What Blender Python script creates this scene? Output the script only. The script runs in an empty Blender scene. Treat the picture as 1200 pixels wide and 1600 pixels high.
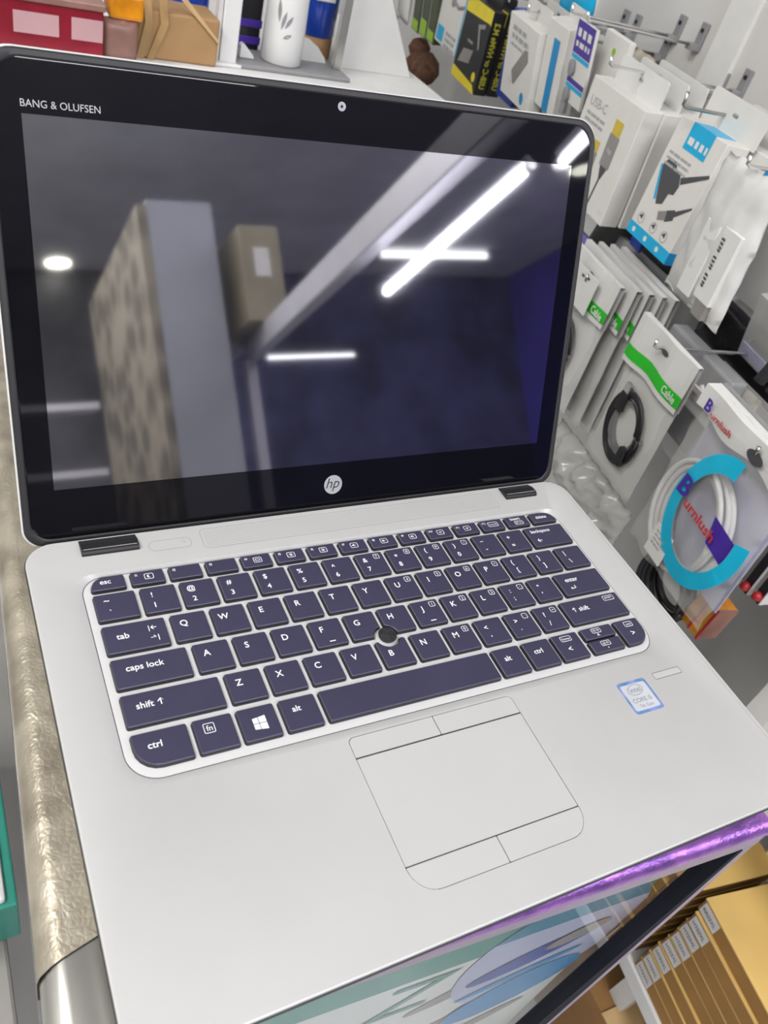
import bpy, bmesh, math, random
from mathutils import Vector, Matrix, noise

# ------------------------------------------------------------------ camera, world, lights
SC = bpy.context.scene
COL = SC.collection
Z0 = 940.0                      # the laptop deck lies 940 mm above the floor
MMS = 0.001


def V(x, y, z):
    """millimetres (origin: deck of the laptop, x right, y back, z up) -> metres"""
    return Vector((x, y, z + Z0)) * MMS


cam_data = bpy.data.cameras.new('camera')
cam = bpy.data.objects.new('camera', cam_data)
COL.objects.link(cam)
SC.camera = cam
cam_data.sensor_fit = 'AUTO'
cam_data.sensor_width = 36.0
cam_data.lens = 1292.156 / 1600 * 36.0
cam_data.shift_x = 9.142 / 1600
cam_data.shift_y = 5.848 / 1600
cam_data.clip_start = 0.01
cam_data.clip_end = 50
CAM_POS = (-180.958, -249.838, 290.216)
CAM_R = [[0.8824534, -0.4063332, 0.2370008], [-0.1183823, -0.6794469, -0.7241116], [0.45526, 0.610938, -0.6476829]]
m = Matrix(((CAM_R[0][0], -CAM_R[1][0], -CAM_R[2][0]),
            (CAM_R[0][1], -CAM_R[1][1], -CAM_R[2][1]),
            (CAM_R[0][2], -CAM_R[1][2], -CAM_R[2][2]))).to_4x4()
m.translation = V(*CAM_POS)
cam.matrix_world = m
cam_data.dof.use_dof = True
cam_data.dof.focus_distance = 0.43
cam_data.dof.aperture_fstop = 20.0

world = bpy.data.worlds.new('world')
SC.world = world
world.use_nodes = True
world.node_tree.nodes['Background'].inputs[0].default_value = (0.9, 0.93, 1.0, 1)
world.node_tree.nodes['Background'].inputs[1].default_value = 0.25

SC.view_settings.view_transform = 'Standard'
SC.view_settings.look = 'None'
SC.view_settings.gamma = 1.0
SC.view_settings.use_curve_mapping = False
SC.view_settings.exposure = 0.06
SC.cycles.max_bounces = 5
SC.cycles.diffuse_bounces = 2
SC.cycles.glossy_bounces = 3
SC.cycles.transmission_bounces = 3
SC.cycles.transparent_max_bounces = 8
SC.cycles.caustics_reflective = False
SC.cycles.caustics_refractive = False


def ceiling_light(name, x, y, z, size, power, color):
    l = bpy.data.lights.new(name, 'AREA')
    l.shape = 'SQUARE'
    l.size = size * MMS
    l.energy = power
    l.color = color
    o = bpy.data.objects.new(name, l)
    COL.objects.link(o)
    o.location = V(x, y, z)
    return o


CEIL = 1660.0
PANELS = [(-1150, -350, 600, 17, (1.0, 0.96, 0.89)), (-1150, 500, 600, 17, (1.0, 0.98, 0.94)),
          (350, -1250, 600, 13, (0.97, 0.97, 1.0)), (1800, -1700, 600, 34, (0.86, 0.86, 1.0)), (-300, -2250, 600, 40, (0.96, 0.97, 1.0))]  # unseen ceiling panels, placed to brighten deck, display wall and ceiling
for i, (x, y, s, p, c) in enumerate(PANELS):
    ceiling_light('panel_light', x, y, CEIL - 24, s, p, c)

# ------------------------------------------------------------------ materials
MAT = {}


def mat(name, base, rough=0.5, metal=0.0, var=0.06, scale=40.0, bump=0.0, bscale=None, alpha=1.0, spec=0.5,
        emit=None, estr=0.0, coat=0.0, kind='noise', trans=0.0, base2=None, film=0.0):
    m = bpy.data.materials.new(name)
    m.use_nodes = True
    nt = m.node_tree
    b = nt.nodes['Principled BSDF']
    b.inputs['Roughness'].default_value = rough
    b.inputs['Metallic'].default_value = metal
    b.inputs['Specular IOR Level'].default_value = spec
    b.inputs['Alpha'].default_value = alpha
    b.inputs['Coat Weight'].default_value = coat
    b.inputs['Transmission Weight'].default_value = trans
    if film:
        b.inputs['Thin Film Thickness'].default_value = film
    tc = nt.nodes.new('ShaderNodeTexCoord')
    if kind == 'voronoi':
        t = nt.nodes.new('ShaderNodeTexVoronoi')
        out = t.outputs['Distance']
    elif kind == 'wave':
        t = nt.nodes.new('ShaderNodeTexWave')
        t.inputs['Distortion'].default_value = 3
        out = t.outputs['Fac']
    else:
        t = nt.nodes.new('ShaderNodeTexNoise')
        t.inputs['Detail'].default_value = 2
        out = t.outputs['Fac']
    t.inputs['Scale'].default_value = scale
    nt.links.new(tc.outputs['Object'], t.inputs['Vector'])
    r = nt.nodes.new('ShaderNodeValToRGB')
    b2 = base2 if base2 else base
    r.color_ramp.elements[0].position = 0.3
    r.color_ramp.elements[1].position = 0.7
    r.color_ramp.elements[0].color = tuple(max(0, c * (1 - var)) for c in base) + (1,)
    r.color_ramp.elements[1].color = tuple(min(1, c * (1 + var)) for c in b2) + (1,)
    nt.links.new(out, r.inputs['Fac'])
    nt.links.new(r.outputs['Color'], b.inputs['Base Color'])
    if bump:
        bn = nt.nodes.new('ShaderNodeBump')
        bn.inputs['Strength'].default_value = bump
        bn.inputs['Distance'].default_value = 0.002
        if bscale:
            t2 = nt.nodes.new('ShaderNodeTexNoise')
            t2.inputs['Scale'].default_value = bscale
            t2.inputs['Detail'].default_value = 5
            nt.links.new(tc.outputs['Object'], t2.inputs['Vector'])
            nt.links.new(t2.outputs['Fac'], bn.inputs['Height'])
        else:
            nt.links.new(out, bn.inputs['Height'])
        nt.links.new(bn.outputs['Normal'], b.inputs['Normal'])
    if emit:
        b.inputs['Emission Color'].default_value = tuple(emit) + (1,)
        b.inputs['Emission Strength'].default_value = estr
    MAT[name] = m
    return m


def crinkle(name, base, base2, rough=0.28, metal=0.8, film=0.0, dist=0.0005):
    """crinkled foil tape: metallic with a fine net of creases"""
    m = mat(name, base, rough, metal, 0.12, 60.0, base2=base2, film=film)
    nt = m.node_tree
    b = nt.nodes['Principled BSDF']
    tc = [n for n in nt.nodes if n.type == 'TEX_COORD'][0]
    n1 = nt.nodes.new('ShaderNodeTexNoise')
    n1.inputs['Scale'].default_value = 90
    n1.inputs['Detail'].default_value = 5
    n1.inputs['Distortion'].default_value = 1.2
    v = nt.nodes.new('ShaderNodeTexVoronoi')
    v.feature = 'DISTANCE_TO_EDGE'
    v.inputs['Scale'].default_value = 420
    add = nt.nodes.new('ShaderNodeMath')
    add.operation = 'MULTIPLY_ADD'
    add.inputs[1].default_value = 0.35
    bn = nt.nodes.new('ShaderNodeBump')
    bn.inputs['Strength'].default_value = 0.5
    bn.inputs['Distance'].default_value = dist
    nt.links.new(tc.outputs['Object'], n1.inputs['Vector'])
    nt.links.new(tc.outputs['Object'], v.inputs['Vector'])
    nt.links.new(v.outputs['Distance'], add.inputs[0])
    nt.links.new(n1.outputs['Fac'], add.inputs[2])
    nt.links.new(add.outputs[0], bn.inputs['Height'])
    nt.links.new(bn.outputs['Normal'], b.inputs['Normal'])
    return m


def glass_mat(name, tint, f0=0.04, haze=0.0):
    m = bpy.data.materials.new(name)
    m.use_nodes = True
    nt = m.node_tree
    nt.nodes.remove(nt.nodes['Principled BSDF'])
    out = nt.nodes['Material Output']
    tr = nt.nodes.new('ShaderNodeBsdfTransparent')
    tr.inputs[0].default_value = tuple(tint) + (1,)
    gl = nt.nodes.new('ShaderNodeBsdfGlossy')
    gl.inputs['Roughness'].default_value = 0.03 + haze
    fr = nt.nodes.new('ShaderNodeFresnel')
    fr.inputs['IOR'].default_value = 1.45
    mx = nt.nodes.new('ShaderNodeMixShader')
    ge = nt.nodes.new('ShaderNodeNewGeometry')
    inv = nt.nodes.new('ShaderNodeMath')
    inv.operation = 'SUBTRACT'
    inv.inputs[0].default_value = 1.0
    nt.links.new(ge.outputs['Backfacing'], inv.inputs[1])
    ml = nt.nodes.new('ShaderNodeMath')
    ml.operation = 'MULTIPLY'
    nt.links.new(fr.outputs[0], ml.inputs[0])
    nt.links.new(inv.outputs[0], ml.inputs[1])
    nt.links.new(ml.outputs[0], mx.inputs[0])
    nt.links.new(tr.outputs[0], mx.inputs[1])
    nt.links.new(gl.outputs[0], mx.inputs[2])
    nt.links.new(mx.outputs[0], out.inputs['Surface'])
    MAT[name] = m
    return m


mat('silver', (0.53, 0.528, 0.525), 0.48, 0.25, 0.015, 30)
mat('silver_frame', (0.68, 0.68, 0.69), 0.4, 0.25, 0.015, 30)
mat('silver_pad', (0.53, 0.528, 0.525), 0.45, 0.2, 0.01, 30)
mat('silver_shell', (0.78, 0.78, 0.78), 0.35, 0.4, 0.02, 30)
mat('seam', (0.03, 0.03, 0.03), 0.7, 0, 0.02)
mat('fineseam', (0.30, 0.30, 0.30), 0.7, 0, 0.02)
mat('key', (0.036, 0.034, 0.068), 0.42, 0, 0.10, 25, bump=0.06, bscale=900)
mat('key_side', (0.012, 0.011, 0.016), 0.5, 0, 0.1)  # key plastic darkened, shade on the cap sides put into the colour
mat('key_legend', (0.8, 0.8, 0.82), 0.6)
mat('nub', (0.015, 0.015, 0.018), 0.8, 0, 0.3, 300, bump=0.6, kind='voronoi')
mat('rubber', (0.016, 0.016, 0.018), 0.5, 0, 0.1, 60)
mat('hinge', (0.016, 0.016, 0.018), 0.42, 0, 0.1, 60, spec=0.35)
mat('bezel_glass', (0.004, 0.004, 0.006), 0.03, 0, 0.02, 10, spec=0.55)
mat('lcd', (0.012, 0.012, 0.016), 0.035, 0, 0.03, 10, spec=1.0, coat=0.6)
MAT['lcd'].node_tree.nodes['Principled BSDF'].inputs['IOR'].default_value = 2.7
mat('chrome', (0.8, 0.8, 0.8), 0.18, 1.0, 0.03)
mat('dark_chrome', (0.45, 0.43, 0.38), 0.25, 1.0, 0.05)
mat('lens', (0.35, 0.36, 0.38), 0.3, 0.3)
mat('brand_grey', (0.42, 0.43, 0.44), 0.5)
mat('logo_silver', (0.72, 0.73, 0.74), 0.3, 0.6)
mat('sticker_blue', (0.10, 0.42, 0.72), 0.2, 0.4, 0.3, 120, base2=(0.35, 0.35, 0.85))
mat('sticker_face', (0.62, 0.65, 0.68), 0.25, 0.2)
mat('sticker_ink', (0.14, 0.15, 0.18), 0.5)
mat('white', (0.83, 0.83, 0.82), 0.5, 0, 0.02)
mat('white_gloss', (0.85, 0.85, 0.84), 0.25, 0, 0.02)
mat('card_white', (0.80, 0.79, 0.76), 0.5, 0, 0.02)
mat('wall_paint', (0.74, 0.74, 0.73), 0.6, 0, 0.05, 6)
mat('pegboard', (0.72, 0.71, 0.70), 0.55, 0, 0.06, 8)
mat('black', (0.014, 0.014, 0.016), 0.45, 0, 0.2)
mat('black_gloss', (0.014, 0.014, 0.018), 0.2, 0, 0.2)
mat('ink', (0.08, 0.08, 0.09), 0.5)
mat('ink_grey', (0.42, 0.42, 0.43), 0.5)
mat('grey', (0.30, 0.30, 0.31), 0.5)
mat('connector_grey', (0.34, 0.32, 0.31), 0.4, 0.3)
mat('yellow', (0.85, 0.70, 0.02), 0.35)
mat('yellow_dim', (0.55, 0.52, 0.05), 0.4)
mat('gold', (0.75, 0.55, 0.06), 0.3, 0.3)
mat('blue', (0.01, 0.28, 0.62), 0.35)
mat('cyan', (0.005, 0.45, 0.80), 0.3)
mat('cyan_bag', (0.01, 0.52, 0.80), 0.3)
mat('deep_blue', (0.012, 0.05, 0.36), 0.3, 0, 0.3, 30)
mat('jar_blue', (0.01, 0.06, 0.45), 0.2, 0, 0.2, 8, coat=0.5)
mat('purple', (0.07, 0.03, 0.36), 0.35)
mat('violet_bag', (0.10, 0.09, 0.32), 0.3, 0, 0.4, 40, bump=0.6)
mat('green', (0.02, 0.55, 0.02), 0.35)
mat('green_dark', (0.01, 0.30, 0.03), 0.35)
mat('lime', (0.35, 0.60, 0.02), 0.4)
mat('olive_dark', (0.05, 0.07, 0.03), 0.35, 0, 0.4, 60)
mat('teal', (0.03, 0.27, 0.21), 0.35)
mat('teal_blue', (0.01, 0.24, 0.38), 0.35)
mat('lavender', (0.55, 0.55, 0.74), 0.4)
mat('dull_print', (0.33, 0.29, 0.27), 0.5)
mat('red', (0.45, 0.02, 0.03), 0.4)
mat('red_ink', (0.62, 0.05, 0.05), 0.4)
mat('crimson', (0.28, 0.012, 0.03), 0.3, 0, 0.2, 20)
mat('pink_film', (0.62, 0.38, 0.40), 0.25, 0, 0.1, 12)
mat('amber', (0.75, 0.28, 0.01), 0.2, 0, 0.3, 40)
mat('brown_plush', (0.10, 0.045, 0.025), 0.8, 0, 0.4, 120, bump=0.5)
mat('kraft', (0.42, 0.25, 0.11), 0.7, 0, 0.10, 18)
mat('kraft_light', (0.62, 0.42, 0.20), 0.65, 0, 0.08, 18)
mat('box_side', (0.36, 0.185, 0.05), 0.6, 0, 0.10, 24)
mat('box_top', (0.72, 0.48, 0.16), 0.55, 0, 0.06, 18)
mat('box_brown', (0.30, 0.155, 0.05), 0.65, 0, 0.12, 18)
mat('label_paper', (0.74, 0.72, 0.72), 0.5)
mat('kraft_bag', (0.45, 0.28, 0.12), 0.45, 0, 0.25, 25, bump=0.5)
mat('pinkbrown_bag', (0.30, 0.16, 0.13), 0.35, 0, 0.35, 20, bump=0.4)
mat('cable_black', (0.014, 0.013, 0.016), 0.4, 0, 0.2)
mat('cable_white', (0.72, 0.72, 0.72), 0.35)
mat('poly_white', (0.78, 0.78, 0.77), 0.25, 0, 0.03, 20, alpha=0.93, bump=0.15)
mat('poly_clear', (0.85, 0.85, 0.83), 0.18, 0, 0.04, 30, alpha=0.22, bump=0.2)
mat('poly_milky', (0.78, 0.77, 0.75), 0.22, 0, 0.05, 30, alpha=0.62, bump=0.3)
mat('poly_crisp', (0.62, 0.62, 0.60), 0.14, 0, 0.08, 30, alpha=0.55, bump=0.25, spec=0.8)
mat('poly_beige', (0.60, 0.55, 0.46), 0.3, 0, 0.2, 20, alpha=0.85, bump=0.3)
mat('bag_paper', (0.76, 0.76, 0.75), 0.4, 0, 0.03, 20)
mat('alu', (0.62, 0.61, 0.57), 0.3, 1.0, 0.05, 20)
mat('alu_dull', (0.36, 0.30, 0.38), 0.45, 0.5, 0.08, 20)
mat('gasket', (0.012, 0.013, 0.02), 0.8, 0, 0.1, 40, spec=0.2)
mat('floor_tile', (0.46, 0.45, 0.44), 0.4, 0, 0.15, 5)
mat('ceiling_paint', (0.80, 0.80, 0.80), 0.7, 0, 0.12, 3)
mat('violet_wall', (0.10, 0.07, 0.55), 0.5, 0, 0.2, 2)
mat('dark_wall', (0.08, 0.08, 0.19), 0.5, 0, 0.5, 3)
mat('grey_wall', (0.085, 0.088, 0.095), 0.5, 0, 0.5, 3)
mat('stone', (0.20, 0.175, 0.14), 0.8, 0, 0.45, 9, bump=0.8, kind='voronoi')
mat('column_paint', (0.34, 0.35, 0.41), 0.6, 0, 0.06, 4)
mat('carton_grey', (0.30, 0.26, 0.19), 0.7, 0, 0.1, 10)
mat('rail_paint', (0.62, 0.60, 0.66), 0.4, 0.2, 0.05, 10)
mat('lamp_tube', (1, 1, 1), 0.4, emit=(0.9, 0.9, 1.0), estr=34)
mat('lamp_tube_far', (1, 1, 1), 0.4, emit=(1.0, 0.98, 0.94), estr=24)  # tubes added out of view to brighten the ceiling
mat('lamp_tube_dim', (1, 1, 1), 0.4, emit=(0.95, 0.96, 1.0), estr=3.0)
mat('lamp_spot', (1, 1, 1), 0.4, emit=(1.0, 0.97, 0.85), estr=14)
mat('lamp_panel', (0.9, 0.9, 0.9), 0.4, emit=(1.0, 0.97, 0.92), estr=2.0)  # diffuser of the unseen ceiling panels
crinkle('tape_gold', (0.31, 0.275, 0.215), (0.44, 0.40, 0.32), 0.36, 0.5, dist=0.0010)  # holographic tape, warm reflected light put into the colour
crinkle('tape_violet', (0.24, 0.12, 0.42), (0.46, 0.20, 0.62), 0.30, 0.7, film=320, dist=0.0013)  # same holographic tape, violet reflected light put into the colour
glass_mat('counter_glass', (0.93, 0.95, 0.95))

# ------------------------------------------------------------------ mesh helpers


class MB:
    def __init__(self):
        self.v, self.f, self.mi = [], [], []

    def add(self, vs, fs, m=0):
        o = len(self.v)
        self.v += [tuple(p) for p in vs]
        self.f += [tuple(i + o for i in f) for f in fs]
        self.mi += [m] * len(fs)
        return self

    def box(self, x0, x1, y0, y1, z0, z1, m=0):
        return self.add([(x0, y0, z0), (x1, y0, z0), (x1, y1, z0), (x0, y1, z0),
                         (x0, y0, z1), (x1, y0, z1), (x1, y1, z1), (x0, y1, z1)],
                        [(0, 3, 2, 1), (4, 5, 6, 7), (0, 1, 5, 4), (1, 2, 6, 5), (2, 3, 7, 6), (3, 0, 4, 7)], m)

    def loft(self, rings, cap0=True, cap1=True, closed=True, m=0):
        n = len(rings[0])
        vs = [p for r in rings for p in r]
        fs = []
        for k in range(len(rings) - 1):
            for i in range(n if closed else n - 1):
                j = (i + 1) % n
                fs.append((k * n + i, k * n + j, (k + 1) * n + j, (k + 1) * n + i))
        if cap0:
            fs.append(tuple(range(n - 1, -1, -1)))
        if cap1:
            fs.append(tuple(range((len(rings) - 1) * n, len(rings) * n)))
        return self.add(vs, fs, m)

    def prism(self, pts, z0, z1, m=0):
        return self.loft([[(x, y, z0) for x, y in pts], [(x, y, z1) for x, y in pts]], m=m)

    def prism_xz(self, pts, y0, y1, m=0):
        """outline in the x-z plane, extruded along y"""
        return self.loft([[(x, y1, z) for x, z in pts], [(x, y0, z) for x, z in pts]], m=m)

    def tube(self, path, r, seg=8, closed=False, m=0):
        P = [Vector(p) for p in path]
        n = len(P)
        rings = []
        up = Vector((0.123, 0.31, 0.94))
        for i in range(n):
            a = P[(i - 1) % n] if (closed or i > 0) else P[i]
            b = P[(i + 1) % n] if (closed or i < n - 1) else P[i]
            t = (b - a).normalized()
            s = t.cross(up)
            if s.length < 1e-4:
                s = t.cross(Vector((1, 0, 0)))
            s.normalize()
            q = s.cross(t)
            rr = r[i] if isinstance(r, (list, tuple)) else r
            rings.append([tuple(P[i] + s * math.cos(2 * math.pi * k / seg) * rr + q * math.sin(2 * math.pi * k / seg) * rr)
                          for k in range(seg)])
        if closed:
            rings.append(rings[0])
        return self.loft(rings, not closed, not closed, m=m)

    def lathe(self, prof, seg=32, c=(0, 0, 0), m=0):
        rings = [[(c[0] + r * math.cos(2 * math.pi * k / seg), c[1] + r * math.sin(2 * math.pi * k / seg), c[2] + z)
                  for k in range(seg)] for r, z in prof]
        return self.loft(rings, m=m)

    def merge(self, vs, fs, M, m=0):
        return self.add([tuple(M @ Vector(p)) for p in vs], fs, m)

    def build(self, name, mats, parent=None, smooth=False, bevel=0.0, xf=None):
        me = bpy.data.meshes.new(name)
        vs = self.v
        if xf is not None:
            vs = [xf @ Vector(p) for p in vs]
        me.from_pydata([(p[0] * MMS, p[1] * MMS, p[2] * MMS) for p in vs], [], self.f)
        if not isinstance(mats, (list, tuple)):
            mats = [mats]
        for k in mats:
            me.materials.append(MAT[k])
        if len(mats) > 1:
            for p, i in zip(me.polygons, self.mi):
                p.material_index = i
        if bevel:
            bm = bmesh.new()
            bm.from_mesh(me)
            ed = [e for e in bm.edges if len(e.link_faces) == 2 and e.calc_face_angle(0) > 0.5]
            bmesh.ops.bevel(bm, geom=ed, offset=bevel * MMS, segments=2, affect='EDGES', profile=0.5)
            bm.to_mesh(me)
            bm.free()
        if smooth:
            for p in me.polygons:
                p.use_smooth = True
        return link(name, me, parent)


def link(name, me, parent=None):
    o = bpy.data.objects.new(name, me)
    COL.objects.link(o)
    if parent is not None:
        o.parent = parent
    else:
        o.location = (0, 0, Z0 * MMS)
    return o


def fix_normals(me):
    bm = bmesh.new()
    bm.from_mesh(me)
    bmesh.ops.recalc_face_normals(bm, faces=bm.faces)
    bm.to_mesh(me)
    bm.free()


def smooth_by_angle(o, ang=0.6):
    me = o.data
    bm = bmesh.new()
    bm.from_mesh(me)
    for f in bm.faces:
        f.smooth = True
    for e in bm.edges:
        e.smooth = not (len(e.link_faces) == 2 and e.calc_face_angle(0) > ang)
    bm.to_mesh(me)
    bm.free()
    return o


def thing(name, label, cat, loc, rz=0.0, ry=0.0, group=None):
    o = bpy.data.objects.new(name, None)
    COL.objects.link(o)
    o.empty_display_size = 0.02
    o.location = V(*loc)
    o.rotation_mode = 'ZYX'
    o.rotation_euler = (0, math.radians(ry), math.radians(rz))
    tag(o, label, cat, group)
    return o


def tag(o, label=None, cat=None, group=None, kind=None):
    if label:
        o['label'] = label
    if cat:
        o['category'] = cat
    if group:
        o['group'] = group
    if kind:
        o['kind'] = kind
    return o


def rrect(x0, x1, y0, y1, r, seg=6):
    """rounded rectangle, counter-clockwise; r = one radius or (bl, br, tr, tl)"""
    if not isinstance(r, (list, tuple)):
        r = (r,) * 4
    cs = [(x0, y0, 180, r[0], 1, 1), (x1, y0, 270, r[1], -1, 1), (x1, y1, 0, r[2], -1, -1), (x0, y1, 90, r[3], 1, -1)]
    out = []
    for cx, cy, a0, rr, sx, sy in cs:
        if rr <= 0:
            out.append((cx, cy))
            continue
        ox, oy = cx + sx * rr, cy + sy * rr
        for k in range(seg + 1):
            a = math.radians(a0 + 90 * k / seg)
            out.append((ox + rr * math.cos(a), oy + rr * math.sin(a)))
    return out


def ellipse(cx, cy, rx, ry, rot=0, seg=28, a0=0, a1=360):
    out = []
    c, s = math.cos(math.radians(rot)), math.sin(math.radians(rot))
    full = abs(a1 - a0) >= 360
    for k in range(seg if full else seg + 1):
        a = math.radians(a0 + (a1 - a0) * k / seg)
        x, y = rx * math.cos(a), ry * math.sin(a)
        out.append((cx + x * c - y * s, cy + x * s + y * c))
    return out


def plate_faces(outline, holes):
    """triangulate a planar outline with holes -> (verts2d, tris)"""
    bm = bmesh.new()
    for lp in [outline] + holes:
        vs = [bm.verts.new((x, y, 0)) for x, y in lp]
        for i in range(len(vs)):
            bm.edges.new((vs[i], vs[(i + 1) % len(vs)]))
    bmesh.ops.triangle_fill(bm, use_beauty=True, edges=bm.edges[:], normal=(0, 0, 1))
    bm.verts.index_update()
    v = [(p.co.x, p.co.y) for p in bm.verts]
    f = []
    for t in bm.faces:
        idx = [p.index for p in t.verts]
        if t.normal.z < 0:
            idx.reverse()
        f.append(tuple(idx))
    bm.free()
    return v, f


TXT = {}


def text_geo(s, bold=0.0):
    """flat outline of a string, cap height about 0.7 at size 1 -> (verts, faces, (x0, x1, y0, y1))"""
    if (s, bold) in TXT:
        return TXT[(s, bold)]
    cu = bpy.data.curves.new('t', 'FONT')
    cu.body = s
    cu.size = 1.0
    cu.resolution_u = 3
    cu.offset = bold
    cu.fill_mode = 'FRONT'
    o = bpy.data.objects.new('t', cu)
    me = bpy.data.meshes.new_from_object(o)
    v = [(p.co.x, p.co.y, 0) for p in me.vertices]
    f = [tuple(p.vertices) for p in me.polygons]
    bpy.data.objects.remove(o)
    bpy.data.curves.remove(cu)
    bpy.data.meshes.remove(me)
    if v:
        bb = (min(p[0] for p in v), max(p[0] for p in v), min(p[1] for p in v), max(p[1] for p in v))
    else:
        bb = (0, 0, 0, 0)
    TXT[(s, bold)] = (v, f, bb)
    return TXT[(s, bold)]


def put_text(mb, s, x, y, size, z=0.0, anchor='c', bold=0.0, rot=0.0, width=None, plane='xy', m=0, shear=0.0):
    """lay the string into mb; anchor c = centred on (x, y), l = left middle. plane xz: reads from -y"""
    v, f, bb = text_geo(s, bold)
    if not v:
        return
    sx = sy = size
    if width:
        sx = width / max(1e-6, bb[1] - bb[0])
    cx = (bb[0] + bb[1]) / 2 if anchor == 'c' else bb[0]
    cy = (bb[2] + bb[3]) / 2
    ca, sa = math.cos(math.radians(rot)), math.sin(math.radians(rot))
    out = []
    for p in v:
        a, b = (p[0] - cx) * sx, (p[1] - cy) * sy
        a += shear * b
        a, b = a * ca - b * sa + x, a * sa + b * ca + y
        out.append((a, b, z) if plane == 'xy' else (a, z, b))
    mb.add(out, f, m)


def ring_flat(mb, outer, inner, z, plane='xy', m=0):
    n = len(outer)
    vs = [(x, y, z) if plane == 'xy' else (x, z, y) for x, y in outer + inner]
    fs = [(i, (i + 1) % n, n + (i + 1) % n, n + i) for i in range(n)]
    mb.add(vs, fs, m)


def frame(mb, x0, x1, y0, y1, r, w, z, plane='xy', m=0):
    ring_flat(mb, rrect(x0, x1, y0, y1, r, 4), rrect(x0 + w, x1 - w, y0 + w, y1 - w, max(0.05, r - w), 4), z, plane, m)


# ------------------------------------------------------------------ the room
def struct(name, mb, m, **k):
    o = mb.build(name, m, None, **k)
    o['kind'] = 'structure'
    return o


struct('floor', MB().box(-1900, 3700, -4500, 2000, -990, -940), 'floor_tile')
struct('ceiling', MB().box(-1900, 3700, -4500, 2000, CEIL, CEIL + 60), 'ceiling_paint')
struct('wall_left', MB().box(-1960, -1900, -4500, 2000, -940, CEIL), 'wall_paint')
struct('wall_back', MB().box(-1900, 3700, 2000, 2060, -940, CEIL), 'wall_paint')
struct('wall_front', MB().box(-1900, 900, -4560, -4500, -940, CEIL), 'grey_wall')
struct('wall_front_right', MB().box(900, 3700, -4560, -4500, -940, CEIL), 'dark_wall')
struct('wall_right', MB().box(3700, 3760, -4500, 2000, -940, CEIL), 'violet_wall')

# the display wall beside the counter runs 82 degrees from the laptop's x axis
WA = math.radians(82)
WE = Vector((math.cos(WA), math.sin(WA), 0))
WN = Vector((-math.sin(WA), math.cos(WA), 0))
WB = Vector((640, 0, 0))


def W(s, d, z):
    p = WB + WE * s + WN * d
    return (p.x, p.y, z)


WRZ = 82 - 180      # local x = to the right when facing the wall, local y = into the wall


def wall_thing(name, label, cat, s, d, z, rot=0.0, group=None, yaw=0.0):
    return thing(name, label, cat, W(s, d, z), WRZ + yaw, -rot, group)


def wall_struct(name, mb, m):
    o = mb.build(name, m, None)
    o.location = V(*W(0, 0, 0))
    o.rotation_euler = (0, 0, math.radians(WRZ))
    o['kind'] = 'structure'
    return o


# pegboard panel (local x = -s)
wall_struct('wall_display', MB().box(-1800, 330, 0, 18, -285, 420), 'pegboard')
wall_struct('wall_shelf_back', MB().box(-1800, 700, 230, 250, -940, -285).box(-1800, 330, 18, 230, -300, -285), 'wall_paint')
wall_struct('trim_1', MB().box(-930, -905, -10, 0, -285, 420), 'white')
wall_struct('trim_2', MB().box(5, 34, -60, -20, -940, -300), 'white')
wall_struct('trim_3', MB().box(-610, -560, -6, 0, 100, 420), 'white')

# shelf boards of the rack below the pegboard
sh = MB().box(-260, 640, -125, 230, -726, -701).build('rack_shelf', 'white', None, bevel=1.5)
sh.location = V(*W(0, 0, 0)); sh.rotation_euler = (0, 0, math.radians(WRZ))
tag(sh, 'white rack board under the stacks of brown battery boxes', 'shelf')

# ------------------------------------------------------------------ laptop
LAP = thing('laptop', 'open silver laptop with black keys and a dark glossy touch screen', 'laptop', (0, 0, 0))
XL, XR, YF, YB = -155.0, 155.0, -184.0, 34.0


def body_ring(inset, z, r=13):
    return [(x, y, z) for x, y in rrect(XL + inset, XR - inset, YF + inset, YB - inset * 0.4, max(2, r - inset * 0.6), 8)]


WELL = (-134.3, 134.3, -94.0, 10.6)
well_out = rrect(-139.5, 140.0, -97.6, 11.6, (15, 15, 12, 12), 8)
well_in = rrect(*WELL, (13, 13, 10, 10), 8)
PAD = (-48.2, 34.8, -167.0, -98.9)
pad_loop = rrect(*PAD, (11, 11, 3, 3), 8)

mb = MB()
rings = [body_ring(8, -16.5), body_ring(3.2, -11), body_ring(0.6, -6), body_ring(0, -3.2), body_ring(0.08, -1.0), body_ring(0.3, -0.35), body_ring(0.8, 0)]
mb.loft(rings, cap0=True, cap1=False)
v2, f2 = plate_faces([(p[0], p[1]) for p in rings[-1]], [well_out, pad_loop])
mb.add([(x, y, 0) for x, y in v2], f2)
# slope of the keyboard recess and the walls of the touchpad recess
ZW = -1.9
mb.loft([[(x, y, ZW) for x, y in well_in], [(x, y, 0) for x, y in well_out]], False, False)
mb.loft([[(x, y, -1.6) for x, y in pad_loop], [(x, y, 0) for x, y in pad_loop]], False, False)
base = mb.build('base_body', 'silver', LAP)
bm = bmesh.new(); bm.from_mesh(base.data)
bmesh.ops.remove_doubles(bm, verts=bm.verts, dist=1e-6)
bmesh.ops.recalc_face_normals(bm, faces=bm.faces)
bm.to_mesh(base.data); bm.free()
smooth_by_angle(base, 0.5)

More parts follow.
